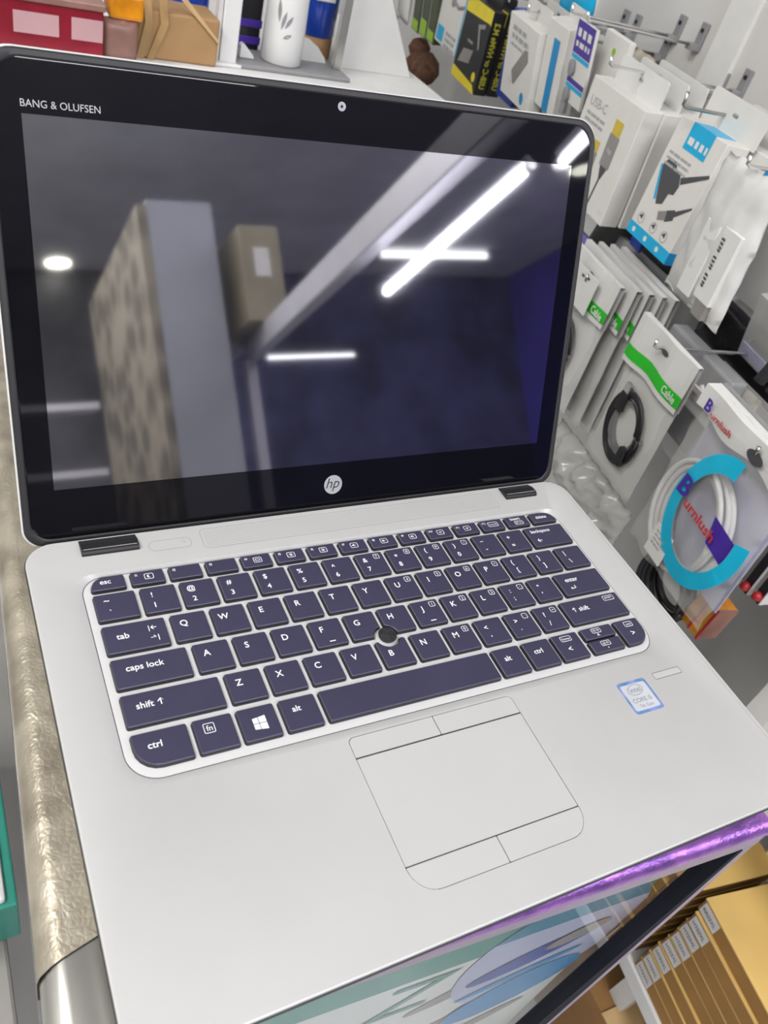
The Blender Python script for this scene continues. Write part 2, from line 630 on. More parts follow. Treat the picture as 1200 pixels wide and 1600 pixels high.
sm = MB()
o1 = rrect(XL + 0.82, XR - 2.6, YF + 0.82, YB - 0.4, 12.3, 8)
o2 = rrect(XL + 1.05, XR - 2.83, YF + 1.05, YB - 0.63, 12.1, 8)
n_ = len(o1)
sm.add([(x, y, 0.02) for x, y in o1 + o2], [(i, i + 1, n_ + i + 1, n_ + i) for i in range(n_ - 1) if o1[i][0] > 100 and o1[i + 1][0] > 100 and o1[i + 1][1] > -172])
gp = MB()
gp.loft([[(x, y, z) for x, y in rrect(XL - i_, XR + i_, YF - i_, YB + i_ * .4, 13.2, 8)] for i_, z in ((0.0, -3.0), (0.32, -2.5), (0.32, -1.1), (0.0, -0.9))], False, False)
gp.build('chassis_gap', 'seam', base)
sm.build('deck_seam', 'fineseam', base)
tag(MB().prism(rrect(*PAD, (11, 11, 3, 3), 8), -1.7, -0.4).build('touchpad_recess', 'seam', LAP), 'black gap around the touchpad')
fr = MB()
fr.prism(rrect(WELL[0] + 0.35, WELL[1] - 0.35, WELL[2] + 0.35, WELL[3] - 0.35, (12.7, 12.7, 9.7, 9.7), 8), ZW - 0.9, ZW + 0.05)
fr.build('keyboard_frame', 'silver_frame', LAP)
MB().prism(well_in, ZW - 1.1, ZW - 0.15).build('keyboard_gap', 'seam', LAP)

# touchpad and its four buttons
x0, x1, y0, y1 = PAD
g = 0.28
MB().prism(rrect(x0 + g, x1 - g, -155.3, -108.9, 0.4, 2), -1.5, -0.12).build('touchpad', 'silver_pad', LAP)
xm = -7.1
for nm, a, b, c, d, r in (('touchpad_button', x0 + g, xm - 0.2, -108.2, y1 - g, (0.4, 0.4, 0.4, 2.7)),
                          ('touchpad_button', xm + 0.2, x1 - g, -108.2, y1 - g, (0.4, 0.4, 2.7, 0.4)),
                          ('touchpad_button', x0 + g, xm - 0.2, y0 + g, -155.85, (10.4, 0.4, 0.4, 0.4)),
                          ('touchpad_button', xm + 0.2, x1 - g, y0 + g, -155.85, (0.4, 10.4, 0.4, 0.4))):
    MB().prism(rrect(a, b, c, d, r, 6), -1.5, -0.02).build(nm, 'silver_pad', LAP)

# power button, speaker grille, fingerprint reader, sticker
pb = MB().prism(rrect(-100, -80, 20.4, 26.6, 2.6), -0.4, 0.12).build('power_button', 'silver', LAP)
t = MB(); ring_flat(t, rrect(-100.2, -79.8, 20.2, 26.8, 2.8), rrect(-99.95, -80.05, 20.45, 26.55, 2.55), 0.14)
c_ = ellipse(-83.5, 24.3, 1.0, 1.0, 0, 14, 120, 420)
ring_flat(t, c_, ellipse(-83.5, 24.3, 0.8, 0.8, 0, 14, 120, 420), 0.15)
t.build('power_mark', 'fineseam', pb)
sg = MB().prism(rrect(-74.4, 100.6, 17.7, 30.4, 2.2), -0.4, 0.1).build('speaker_grille', 'silver', LAP)
t = MB(); ring_flat(t, rrect(-74.6, 100.8, 17.5, 30.6, 2.4), rrect(-74.35, 100.55, 17.75, 30.35, 2.15), 0.12)
t.build('grille_seam', 'fineseam', sg)
t = MB()
nx = 158
for j in range(9):
    for i in range(nx):
        if (i + j) % 2 and False:
            continue
        x = -72.6 + 171.2 * i / (nx - 1)
        y = 19.1 + 9.8 * j / 8
        t.add([(x + 0.27 * math.cos(k * 1.2566), y + 0.27 * math.sin(k * 1.2566), 0.13) for k in range(5)], [(0, 1, 2, 3, 4)])
tag(t.build('speaker_hole', 'grey', sg), 'fine rows of speaker holes', kind='stuff')
fp = MB().prism(rrect(116.2, 134.0, -111.1, -107.7, 0.5), -0.4, 0.03).build('fingerprint_reader', 'silver_pad', LAP)
t = MB(); frame(t, 116.0, 134.2, -111.3, -107.5, 0.6, 0.22, 0.05); t.build('reader_seam', 'seam', fp)
stk = MB().prism(rrect(91.8, 109.9, -125.9, -108.2, 1.6), 0.0, 0.08).build('sticker', 'sticker_blue', LAP)
stk['label'] = 'blue rimmed silver processor sticker'
fc = MB().prism(rrect(93.0, 108.5, -124.3, -109.9, 1.2), 0.0, 0.11).build('sticker_face', 'sticker_face', stk)
t = MB()
put_text(t, 'intel', 100.4, -113.3, 4.1, 0.13, rot=0)
ring_flat(t, ellipse(100.4, -113.3, 4.9, 2.9, 8, 30, 20, 350), ellipse(100.4, -113.3, 4.6, 2.65, 8, 30, 20, 350), 0.13)
put_text(t, 'CORE i5', 100.6, -119.0, 3.3, 0.13)
put_text(t, '7th Gen', 100.9, -122.2, 2.6, 0.13)
t.build('sticker_print', 'sticker_ink', stk)

# keys ----------------------------------------------------------------
NUB = (-7.8, -53.4)
KEYMESH = {}


def key_outline(w, h, r, inset=0.0, dense=False):
    pts = rrect(inset, w - inset, -h + inset, -inset, tuple(max(0.25, q - inset) for q in r), 5)
    if dense:
        out = []
        for i, p in enumerate(pts):
            q = pts[(i + 1) % len(pts)]
            n = max(1, int(math.hypot(q[0] - p[0], q[1] - p[1]) / 0.5))
            for k in range(n):
                out.append((p[0] + (q[0] - p[0]) * k / n, p[1] + (q[1] - p[1]) * k / n))
        pts = out
    return pts


def key_mesh(x, y, w, h, r, notch):
    k = (round(w, 2), round(h, 2), r, (round(x, 2) if notch else None))
    if k in KEYMESH:
        return KEYMESH[k]
    rings = []
    for ins, z in ((-0.35, ZW + 0.1), (-0.25, ZW + 0.7), (0.05, ZW + 1.85), (0.45, ZW + 2.15)):
        pts = key_outline(w, h, r, ins, notch)
        if notch:
            rn = 6.2 + ins
            cx, cy = NUB[0] - x, NUB[1] - y
            q = []
            for px, py in pts:
                d = math.hypot(px - cx, py - cy)
                if d < rn:
                    px, py = cx + (px - cx) / max(d, .01) * rn, cy + (py - cy) / max(d, .01) * rn
                    # keep the pushed point inside the key
                q.append((px, py))
            pts = q
        rings.append([(a, b, z) for a, b in pts])
    mbk = MB().loft(rings, True, True)
    me = bpy.data.meshes.new('key')
    me.from_pydata([(a * MMS, b * MMS, c * MMS) for a, b, c in mbk.v], [], mbk.f)
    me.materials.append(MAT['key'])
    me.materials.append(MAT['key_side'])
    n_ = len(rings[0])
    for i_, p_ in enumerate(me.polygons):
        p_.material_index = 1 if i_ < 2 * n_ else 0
    for p in me.polygons:
        p.use_smooth = False
    KEYMESH[k] = me
    return me


R4 = (0.9, 0.9, 0.9, 0.9)
ZK = ZW + 2.18


def box_icon(t, cx, cy, w, h, s=None, size=2.0, icon=None):
    frame(t, cx - w / 2, cx + w / 2, cy - h / 2, cy + h / 2, 0.7, 0.27, ZK)
    if s:
        put_text(t, s, cx, cy, size, ZK)
    if icon == 'moon':
        t.add([(a, b, ZK) for a, b in ellipse(cx, cy, 0.9, 0.9, 0, 14, 60, 300) + ellipse(cx + 0.45, cy + .1, 0.6, 0.7, 0, 10, 270, 90)], [tuple(range(26))])
    if icon == 'screen':
        frame(t, cx - 1.2, cx + 1.2, cy - 0.7, cy + 0.7, 0.2, 0.25, ZK)
    if icon == 'sun':
        t.add([(a, b, ZK) for a, b in ellipse(cx, cy, 0.5, 0.5, 0, 10)], [tuple(range(10))])
        for k in range(8):
            a = k * math.pi / 4
            ca, sa = math.cos(a), math.sin(a)
            t.add([(cx + ca * .75 - sa * .12, cy + sa * .75 + ca * .12, ZK), (cx + ca * .75 + sa * .12, cy + sa * .75 - ca * .12, ZK),
                   (cx + ca * 1.15 + sa * .12, cy + sa * 1.15 - ca * .12, ZK), (cx + ca * 1.15 - sa * .12, cy + sa * 1.15 + ca * .12, ZK)], [(0, 1, 2, 3)])
    if icon == 'spk':
        t.add([(cx - 1.1, cy - .35, ZK), (cx - .6, cy - .35, ZK), (cx + 0, cy - .85, ZK), (cx + 0, cy + .85, ZK), (cx - .6, cy + .35, ZK), (cx - 1.1, cy + .35, ZK)], [(0, 1, 2, 3, 4, 5)])
        t.add([(cx + .4, cy - .5, ZK), (cx + .65, cy - .5, ZK), (cx + .65, cy + .5, ZK), (cx + .4, cy + .5, ZK)], [(0, 1, 2, 3)])
    if icon == 'bar':
        t.add([(cx - .8, cy - .3, ZK), (cx + .8, cy - .3, ZK), (cx + .8, cy + .3, ZK), (cx - .8, cy + .3, ZK)], [(0, 1, 2, 3)])


def key(x, y, w, h, legends, r=R4, notch=False, icons=()):
    k = link('key', key_mesh(x, y, w, h, r, notch), LAP)
    k.location = (x * MMS, y * MMS, 0)
    t = MB()
    for s, fx, fy, size, *rest in legends:
        put_text(t, s, fx, -fy, size, ZK, rest[0] if rest else 'c', 0.012)
    for ic in icons:
        box_icon(t, ic[0], -ic[1], *ic[2:])
    if t.v:
        t.build('legend', 'key_legend', k)
    return k


KH = 15.0
# number row
yn = -1.4
NW, NP = 15.5, 17.92
key(-130.5, yn, 17.6, KH, [('~', 5.0, 4.2, 4.2), ('`', 5.6, 9.6, 4.2)])
nums = ['!1', '@2', '#3', '$4', '%5', '^6', '&7', '*8', '(9', ')0', '_-', '+=']
pads = {6: '7', 7: '8', 8: '9', 9: '/'}
for i, s in enumerate(nums):
    key(-110.4 + NP * i, yn, NW, KH, [(s[0], 4.5, 4.6, 4.0), (s[1], 4.7, 10.6, 4.0)],
        icons=[(11.6, 3.0, 3.2, 3.2, pads[i], 2.5)] if i in pads else ())
key(-110.4 + NP * 12, yn, 131.2 - (-110.4 + NP * 12), KH, [('backspace', 3.0, 3.8, 3.3, 'l'), ('\u2190', 5.2, 10.4, 4.2)])
# Q row
yq = -19.5
QP = 17.95
key(-130.5, yq, 26.4, KH, [('tab', 5.0, 6.6, 4.2, 'l'), ('|\u2190', 20.5, 5.0, 3.4), ('\u2192|', 20.5, 10.4, 3.4)])
qp = {6: '4', 7: '5', 8: '6', 9: '*'}
for i, s in enumerate('QWERTYUIOP'):
    key(-101.4 + QP * i, yq, NW, KH, [(s, 5.0, 5.6, 4.5)], icons=[(11.8, 3.0, 3.2, 3.2, qp[i], 2.5)] if i in qp else ())
for i, s in ((10, '{['), (11, '}]'), (12, '|\\')):
    xx = -101.4 + QP * i
    key(xx, yq, NW if i < 12 else 131.4 - xx, KH, [(s[0], 4.6, 4.6, 4.0), (s[1], 5.4, 10.2, 4.0)])
# A row
ya = -37.5
AP = 17.98
key(-130.5, ya, 31.3, KH, [('caps lock', 5.2, 6.0, 4.2, 'l')])
ap = {6: '1', 7: '2', 8: '3', 9: '-'}
for i, s in enumerate('ASDFGHJKL'):
    lg = [(s, 5.2, 5.4, 4.5)]
    if s in 'FJ':
        lg.append(('\u2013', 8.0, 12.6, 5.5))
    key(-96.4 + AP * i, ya, NW, KH, lg, notch=s in 'GH', icons=[(11.8, 3.0, 3.2, 3.2, ap[i], 2.5)] if i in ap else ())
key(-96.4 + AP * 9, ya, NW, KH, [(':', 4.6, 4.8, 4.0), (';', 4.6, 10.0, 4.0)], icons=[(11.8, 3.0, 3.2, 3.2, '-', 2.5)])
key(-96.4 + AP * 10, ya, NW, KH, [('"', 4.6, 4.6, 4.0), ("'", 4.6, 9.6, 4.0)])
xx = -96.4 + AP * 11
key(xx, ya, 131.4 - xx, KH, [('enter', 5.0, 5.0, 3.9, 'l'), ('\u21b5', 7.2, 10.2, 4.2)])
# Z row
yz = -55.7
ZP = 18.08
key(-130.5, yz, 40.1, KH, [('shift \u2191', 5.2, 6.0, 4.2, 'l')])
for i, s in enumerate('ZXCVBNM'):
    key(-87.7 + ZP * i, yz, NW, KH, [(s, 5.2, 7.4 if s == 'B' else 5.4, 4.5)], notch=s == 'B', icons=[(11.8, 3.0, 3.2, 3.2, '0', 2.5)] if s == 'M' else ())
for i, s in ((7, '<,'), (8, '>.'), (9, '?/')):
    key(-87.7 + ZP * i, yz, NW, KH, [(s[0], 5.0, 5.0, 4.0), (s[1], 5.4, 10.6, 4.0)],
        icons=[(11.8, 3.0, 3.2, 3.2, '.' if i == 8 else '+', 2.5)] if i > 7 else ())
xx = -87.7 + ZP * 10
key(xx, yz, 131.6 - xx, KH, [('\u2191 shift', 5.0, 6.0, 3.9, 'l')], icons=[(31.5, 3.0, 7.2, 3.2, 'pause', 2.1)])
# bottom row
yb = -74.2
BH = 15.3
key(-130.5, yb, 21.7, BH, [('ctrl', 5.4, 6.2, 4.2, 'l')], r=(9.5, 0.9, 0.9, 0.9))
key(-106.5, yb, 16.0, BH, [], icons=[(6.0, 4.8, 4.6, 4.6, 'fn', 3.6)])
kw = key(-88.3, yb, 15.9, BH, [])
t = MB()
for (a, b, c, d) in ((0, 2.3, 0.35, 0.1), (2.6, 5.6, 0.05, -0.35)):
    for lo in (0, 1):
        yy0 = 5.2 if lo == 0 else 8.25
        t.add([(5.3 + a, -(yy0 + (c if lo == 0 else 0)), ZK), (5.3 + b, -(yy0 + (d if lo == 0 else 0)), ZK),
               (5.3 + b, -(yy0 + 2.75 - (d if lo == 1 else 0)), ZK), (5.3 + a, -(yy0 + 2.75 - (c if lo == 1 else 0)), ZK)], [(3, 2, 1, 0)])
t.build('legend', 'key_legend', kw)
key(-69.9, yb, 16.0, BH, [('alt', 4.6, 5.4, 3.9, 'l')])
key(-51.5, yb, 87.8, BH, [])
key(38.6, yb, 15.8, BH, [('alt', 4.6, 6.0, 3.9, 'l')])
key(56.6, yb, 15.8, BH, [('ctrl', 4.2, 6.0, 3.9, 'l')])
key(74.5, yb, 16.2, BH, [('<', 7.0, 9.0, 4.6)], icons=[(8.0, 3.0, 6.6, 3.2, 'home', 2.1)])
key(93.6, yb, 20.0, 6.9, [('^', 9.0, 5.0, 3.6)], icons=[(9.2, 2.4, 6.0, 2.9, 'pg up', 1.9)])
key(93.6, yb - 8.0, 20.0, 7.3, [('\u25bf', 9.6, 5.6, 2.6)], icons=[(9.6, 2.6, 6.0, 2.9, 'pg dn', 1.9)])
key(115.9, yb, 15.9, BH, [('>', 7.6, 8.6, 4.6)], r=(0.9, 9.0, 0.9, 0.9), icons=[(8.4, 3.0, 5.4, 3.2, 'end', 2.1)])
# function row
yf, FH, FW, FP = 8.9, 7.8, 14.9, 17.47
key(-130.2, yf, FW, FH, [('esc', 4.0, 3.6, 3.8, 'l')], r=(0.9, 0.9, 0.9, 6.4))
ficon = {1: ('moon', None), 4: ('screen', None), 5: ('sun', None), 6: ('sun', None), 7: ('spk', None), 8: ('spk', None), 9: ('spk', None), 10: ('bar', None), 11: ('bar', None), 12: (None, 'num lk')}
for i in range(1, 13):
    ics = []
    if i in ficon:
        ic, s = ficon[i]
        ics = [(8.0, 3.6, 4.2 if not s else 6.6, 3.4, s, 1.9, ic)]
    key(-112.5 + FP * (i - 1), yf, FW, FH, [('f%d' % i, 2.4, 2.2, 1.9)], icons=ics)
key(-112.5 + FP * 12, yf, FW, FH, [('insert', 3.2, 2.0, 3.0, 'l')], icons=[(7.8, 5.2, 5.8, 2.7, 'prt sc', 1.8)])
key(-112.5 + FP * 13, yf, 131.0 - (-112.5 + FP * 13), FH, [('delete', 3.2, 3.4, 3.1, 'l')], r=(0.9, 0.9, 6.4, 0.9))

# pointing stick
ps = thing('pointing_stick', None, None, (0, 0, 0)); ps.parent = LAP; ps.location = (NUB[0] * MMS, NUB[1] * MMS, 0)
ped = MB().lathe([(5.3, ZW), (5.3, ZW + 0.5), (3.6, ZW + 0.8)], 32).build('stick_collar', 'silver_frame', ps)
capm = MB().lathe([(2.8, ZW + .4), (3.0, ZW + 1.2), (4.2, ZW + 1.9), (4.5, ZW + 2.7), (4.0, ZW + 3.4), (2.2, ZW + 3.75), (0.6, ZW + 3.85)], 32)
for rr, n in ((0.01, 1), (1.1, 6), (2.1, 11), (3.0, 15)):
    for k in range(n):
        a = 2 * math.pi * k / n
        zz = ZW + 3.75 - 0.04 * rr * rr
        capm.lathe([(0.32, 0), (0.28, 0.35), (0.1, 0.42)], 6, (rr * math.cos(a), rr * math.sin(a), zz))
smooth_by_angle(capm.build('stick_cap', 'nub', ps), 0.7)

# hinges
for a, b in ((-130.6, -104.6), (108.0, 130.2)):
    prof = [(22.8, -0.4), (23.0, 1.0), (23.8, 1.9), (25.2, 2.4), (29.0, 1.9), (33.0, 0.2), (35.5, -4.0), (39.0, -9), (22.8, -9)]
    hg = MB().loft([[(x, y, z) for y, z in prof] for x in (a, a + 0.6, b - 0.6, b)]).build('hinge', 'hinge', LAP, bevel=0.25)
    MB().add([(a + .9, 24.6, 2.46), (b - .9, 24.6, 2.46), (b - .9, 24.95, 2.52), (a + .9, 24.95, 2.52)], [(0, 1, 2, 3)]).build('hinge_line', 'grey', hg)

# lid ------------------------------------------------------------------
LTH = 1.16036
LC, LS = math.cos(LTH), math.sin(LTH)


def lid_mat():
    # local (a, b, n): a = x, b up the lid, n out of the screen towards the user
    return Matrix(((1, 0, 0, 0), (0, LC, -LS, 40.1), (0, LS, LC, 0.27), (0, 0, 0, 1)))


LM = lid_mat()
LID = thing('display_lid', None, None, (0, 0, 0))
LID.parent = LAP
LID.location = (0, 0, 0)
A0, A1, B0, B1 = -153.6, 153.9, -7.0, 200.3


def lring(i, n, r=13.5):
    return [(a, b, n) for a, b in rrect(A0 + i, A1 - i, B0 + i, B1 - i, (9, 9, r, r), 8)]


sh_ = MB().loft([lring(5, -6.6), lring(2.0, -6.0), lring(0.4, -4.2), lring(0, -2.6), lring(0.1, -1.4), lring(0.8, -0.9)])
smooth_by_angle(sh_.build('lid_shell', 'silver_shell', LID, xf=LM), 0.5)
rb = MB().loft([lring(0.7, -1.2), lring(0.9, -0.2), lring(1.6, 0.35), lring(3.4, 0.4), lring(4.0, 0.0), lring(4.2, -0.5)], True, True)
smooth_by_angle(rb.build('screen_gasket', 'rubber', LID, xf=LM), 0.5)
gl = MB().loft([lring(4.2, -0.6, 10), lring(4.2, -0.05, 10), lring(4.5, 0.0, 10)]).build('screen_glass', 'bezel_glass', LID, xf=LM)
OFF = 20.82
MB().add([(-138.35, OFF, 0.02), (138.35, OFF, 0.02), (138.35, OFF + 155.6, 0.02), (-138.35, OFF + 155.6, 0.02)], [(0, 1, 2, 3)]).build('lcd_panel', 'lcd', LID, xf=LM)
wc = MB().lathe([(2.0, -0.1), (2.0, 0.06), (1.9, 0.07)], 20, (-0.5, 192.0, 0)).build('webcam', 'lens', LID, xf=LM)
MB().lathe([(0.7, 0.0), (0.7, 0.09)], 12, (-0.5, 192.0, 0)).build('webcam_lens', 'black_gloss', wc, xf=LM)
hp = MB().lathe([(5.3, -0.1), (5.3, 0.05), (5.2, 0.06)], 40, (2.4, 8.6, 0)).build('maker_logo', 'logo_silver', LID, xf=LM)
t = MB(); put_text(t, 'hp', 2.4, 8.6, 8.2, 0.09, shear=0.28, bold=-0.004)
t.build('logo_letters', 'black', hp, xf=LM)
t = MB(); put_text(t, 'BANG & OLUFSEN', -123.4, 180.3, 3.9, 0.05, width=30.2)
t.build('brand_lettering', 'brand_grey', LID, xf=LM)
for bx_ in (-120, 120):
    MB().box(bx_ - 3, bx_ + 3, -170, -160, -18.5, -16).box(bx_ - 3, bx_ + 3, 5, 15, -18.5, -16).build('rubber_foot', 'rubber', LAP)

# ------------------------------------------------------------------ counter
CT = -18.5                                   # counter top
CTR = thing('display_counter', 'glass display counter with foil taped metal edges under the laptop', 'counter', (0, 0, 0), -3.1)
U0, U1, VF, VB = -166.0, 147.5, -181.0, 740.0


def edge_prof(flip, r=9, w=30, h=24, off=0.0):
    """cross-section (across, z): rounded outer corner at across=0, running inwards"""
    pts = [(w, CT + off), (r, CT + off)]
    for k in range(1, 7):
        a = math.radians(90 + 90 * k / 6)
        pts.append((r + (r + off) * math.cos(a), CT - r + (r + off) * math.sin(a)))
    pts += [(-off, CT - h), (w, CT - h)]
    return pts


left_tr = MB().loft([[(U0 + a, v, z) for a, z in edge_prof(0)] for v in (-136, VB)]).build('edge_trim', 'alu', CTR)
smooth_by_angle(left_tr, 0.6)
tp = MB()
rows = []
prof = edge_prof(0, off=0.5)
for k in range(60):
    v = -146 + (VB + 146) * (k / 59) ** 1.6
    rows.append([(U0 + a + (noise.noise(Vector((v * .05, i * .7, 1))) * 0.35), v + (a * 0.34 - 5) * max(0.0, 1 - (v + 146) / 80), z + noise.noise(Vector((v * .06, i * .6, 7))) * 0.25) for i, (a, z) in enumerate(prof)])
tape = tp.loft(rows, False, True).build('foil_tape', 'tape_gold', left_tr)
tape['label'] = 'crinkled pale gold foil tape'
smooth_by_angle(tape, 0.8)
cap = MB().loft([[(U0 + 0.3 + a * .99, v, z - .2) for a, z in edge_prof(0)] for v in (-215, -208, -180, -135)]).build('corner_cap', 'alu', CTR, bevel=1.2)
cap['label'] = 'bare metal end of the edge trim'
smooth_by_angle(cap, 0.6)
fr_tr = MB().loft([[(u, VF + a, z) for a, z in edge_prof(0, 5, 24, 17)] for u in (U0 + 31, U1)]).build('edge_trim', 'alu_dull', CTR)
smooth_by_angle(fr_tr, 0.6)
pf = edge_prof(0, 5, 24, 6, off=0.5)
tape = MB().loft([[(u, VF + a, z) for a, z in pf] for u in (-120, -60, 0, 40, 80, 110, 130, U1 + .3)]).build('foil_tape', 'tape_violet', fr_tr)
tape['label'] = 'shiny violet foil tape on the front edge'
smooth_by_angle(tape, 0.8)
rt_tr = MB().loft([[(U1 - a, v, z) for a, z in edge_prof(0, 7, 24, 12)] for v in (VF + 24.5, VB)]).build('edge_trim', 'alu_dull', CTR)
MB().box(U0 + 30, U1 - 24, VF + 24, VB, CT - 8, CT - 2).build('glass_top', 'counter_glass', CTR)
MB().box(U0 + 4, 138, VF + 4, VF + 8, -640, CT - 17).build('front_glass', 'counter_glass', CTR)
MB().box(139, U1, VF, VF + 12, -940, CT - 17).build('corner_post', 'alu_dull', CTR, bevel=1)
g_ = MB()
g_.add([(136, VF - 0.5, CT - 17), (139.4, VF - 0.5, CT - 17), (139.4, VF - 0.5, -640), (112, VF - 0.5, -640),
        (136, VF + 9, CT - 17), (139.4, VF + 9, CT - 17), (139.4, VF + 9, -640), (112, VF + 9, -640)],
       [(0, 3, 2, 1), (4, 5, 6, 7), (0, 1, 5, 4), (1, 2, 6, 5), (2, 3, 7, 6), (3, 0, 4, 7)])
gk = g_.build('gasket', 'gasket', CTR)
MB().box(U0, U0 + 12, VF, VF + 12, -940, CT - 24).build('corner_post', 'alu_dull', CTR, bevel=1)
MB().box(U0 + 2, U0 + 6, VF + 12, VB, -640, CT - 24).build('side_glass', 'counter_glass', CTR)
MB().box(U1 - 6, U1 - 2, VF + 12, VB, -640, CT - 12).build('side_glass', 'counter_glass', CTR)
MB().box(U0 + 8, U1 - 8, VF + 14, VB, -400, -392).build('inner_shelf', 'white', CTR)
MB().box(U0, U1, VF, VB, -940, -640).build('plinth', 'white', CTR)

# ------------------------------------------------------------------ helpers for packaging
random.seed(7)


def flat(mb, pts, y=-0.3, m=0):
    """flat print on a front face (x, z) at depth y"""
    return mb.add([(a, y, b) for a, b in pts], [tuple(range(len(pts)))], m)


def prints(parent, name, m, *polys, y=-0.3):
    for pts in polys:
        flat(MB(), pts, y).build(name, m, parent)


def rect(x0, x1, z0, z1):
    return [(x0, z0), (x1, z0), (x1, z1), (x0, z1)]


def bars(mb, x, z, w, h, n, gap, y=-0.35, jitter=0.3, m=0, word=3):
    """lines of print too small to read"""
    for k in range(n):
        zz = z - k * (h + gap)
        xx = x
        end = x + w * (1 - jitter * random.random())
        while xx < end:
            l = min(end - xx, w * (0.12 + 0.2 * random.random()))
            flat(mb, rect(xx, xx + l, zz - h, zz), y, m)
            xx += l + h * 0.5


def pillow(mb, w, h, t, nx=14, nz=18, seed=0, wr=1.2, zc=None, taper=0.0, edge=0.6, m=0, ridge=False):
    """a soft bag hanging in the x-z plane, z from 0 to h"""
    def prof(u):
        return max(0.0, 1 - abs(2 * u - 1) ** 2.6)
    rnd = Vector((seed * 3.1, seed * 1.7, seed * 0.9))
    F, B = [], []
    for j in range(nz + 1):
        for i in range(nx + 1):
            u, q = i / nx, j / nz
            ww = w * (1 - taper * q)
            x = (u - 0.5) * ww + edge * noise.noise(Vector((q * 6, seed, u * 2))) * (2 if i in (0, nx) else 1)
            z = q * h + edge * noise.noise(Vector((u * 6, seed + 9, q))) * (2 if j in (0, nz) else 1)
            g = math.sqrt(prof(u) * prof(q))
            n1 = noise.noise(Vector((x * 0.06, z * 0.05, 0)) + rnd) + 0.5 * noise.noise(Vector((x * 0.16, z * 0.12, 3)) + rnd)
            if ridge:
                n1 = 0.7 - 2.2 * abs(noise.noise(Vector((x * 0.035, z * 0.04, 1)) + rnd)) - 1.0 * abs(noise.noise(Vector((x * 0.09, z * 0.1, 5)) + rnd))
            F.append((x, -t / 2 * g - wr * n1 * (0.35 + g), z))
            B.append((x, t / 2 * g + wr * n1 * (0.2 + 0.3 * g) + 0.15, z))
    fs = []
    k = nx + 1
    for j in range(nz):
        for i in range(nx):
            a = j * k + i
            fs.append((a, a + 1, a + k + 1, a + k))
    o = len(F)
    fb = [tuple(o + i for i in reversed(f)) for f in fs]
    side = []
    rim = [i for i in range(k)] + [j * k + nx for j in range(1, nz + 1)] + [nz * k + i for i in range(nx - 1, -1, -1)] + [j * k for j in range(nz - 1, 0, -1)]
    for a, b in zip(rim, rim[1:] + rim[:1]):
        side.append((a, o + a, o + b, b))
    mb.add(F + B, fs + fb + side, m)
    return mb


def coil(cx, cz, rx, rz, turns, y0, dy, jit, seed, rot=0, seg=26):
    rnd = random.Random(seed)
    out = []
    c, s = math.cos(math.radians(rot)), math.sin(math.radians(rot))
    n = int(turns * seg)
    ph = [rnd.uniform(-1, 1) for _ in range(int(turns) + 2)]
    for k in range(n + 1):
        a = 2 * math.pi * k / seg
        tt = k / seg
        i = int(tt)
        f = tt - i
        j = ph[i] * (1 - f) + ph[i + 1] * f
        x, z = (rx + jit * j) * math.cos(a), (rz + jit * j) * math.sin(a)
        out.append((cx + x * c - z * s, y0 + dy * (tt / max(1, turns)) + 0.8 * j, cz + x * s + z * c))
    return out


def hang_tab(parent, w, z0, h, y0, y1, m, hole=(0, 0, 9, 4)):
    out = rrect(-w / 2, w / 2, z0, z0 + h, (0.3, 0.3, 4, 4), 4)
    v, f = plate_faces(out, [rrect(hole[0] - hole[2] / 2, hole[0] + hole[2] / 2, z0 + h * .55 - hole[3] / 2, z0 + h * .55 + hole[3] / 2, min(hole[2:]) / 2 - .05, 4)[::-1]])
    mb = MB()
    mb.add([(a, y0, b) for a, b in v], f)
    mb.add([(a, y1, b) for a, b in v], [tuple(reversed(q)) for q in f])
    n = len(out)
    mb.loft([[(a, y0, b) for a, b in out], [(a, y1, b) for a, b in out]], False, False)
    return mb.build('hang_tab', m, parent)


def carton(name, label, s, d, zb, w, h, t, rot=0.0, body='card_white', cat='box', group=None, bevel=0.8, tab=None, yaw=0.0):
    r = wall_thing(name, label, cat, s, d, zb, rot, group, yaw)
    MB().box(-w / 2, w / 2, 0, t, 0, h).build('box_body', body, r, bevel=bevel)
    if tab:
        hang_tab(r, tab[0], h - 1, tab[1], t - 1.2, t, tab[2])
    return r


def hook(s, z, length, label, tip=9, bracket=True, m='dark_chrome', drop=0):
    r = wall_thing('display_hook', label, 'hook', s, 0, z, group='metal hooks on the display wall')
    if bracket:
        MB().box(-7, 7, -4, 0, -6, 26).box(-6, 6, -16, -4, -6, 2).build('bracket', 'grey', r, bevel=1.0)
        MB().lathe([(2.6, 0), (2.6, 1)], 12).build('bracket_hole', 'black', r, xf=Matrix.Translation((0, -4.2, 17)) @ Matrix.Rotation(math.pi / 2, 4, 'X'))
    p = [(0, 0, 0), (0, -length * .5, -drop * .5), (0, -length, -drop), (0, -length - 4, 2 - drop), (0, -length - 5, tip - drop)]
    MB().tube(p, 1.9, 8).build('rod', m, r, smooth=True)
    return r


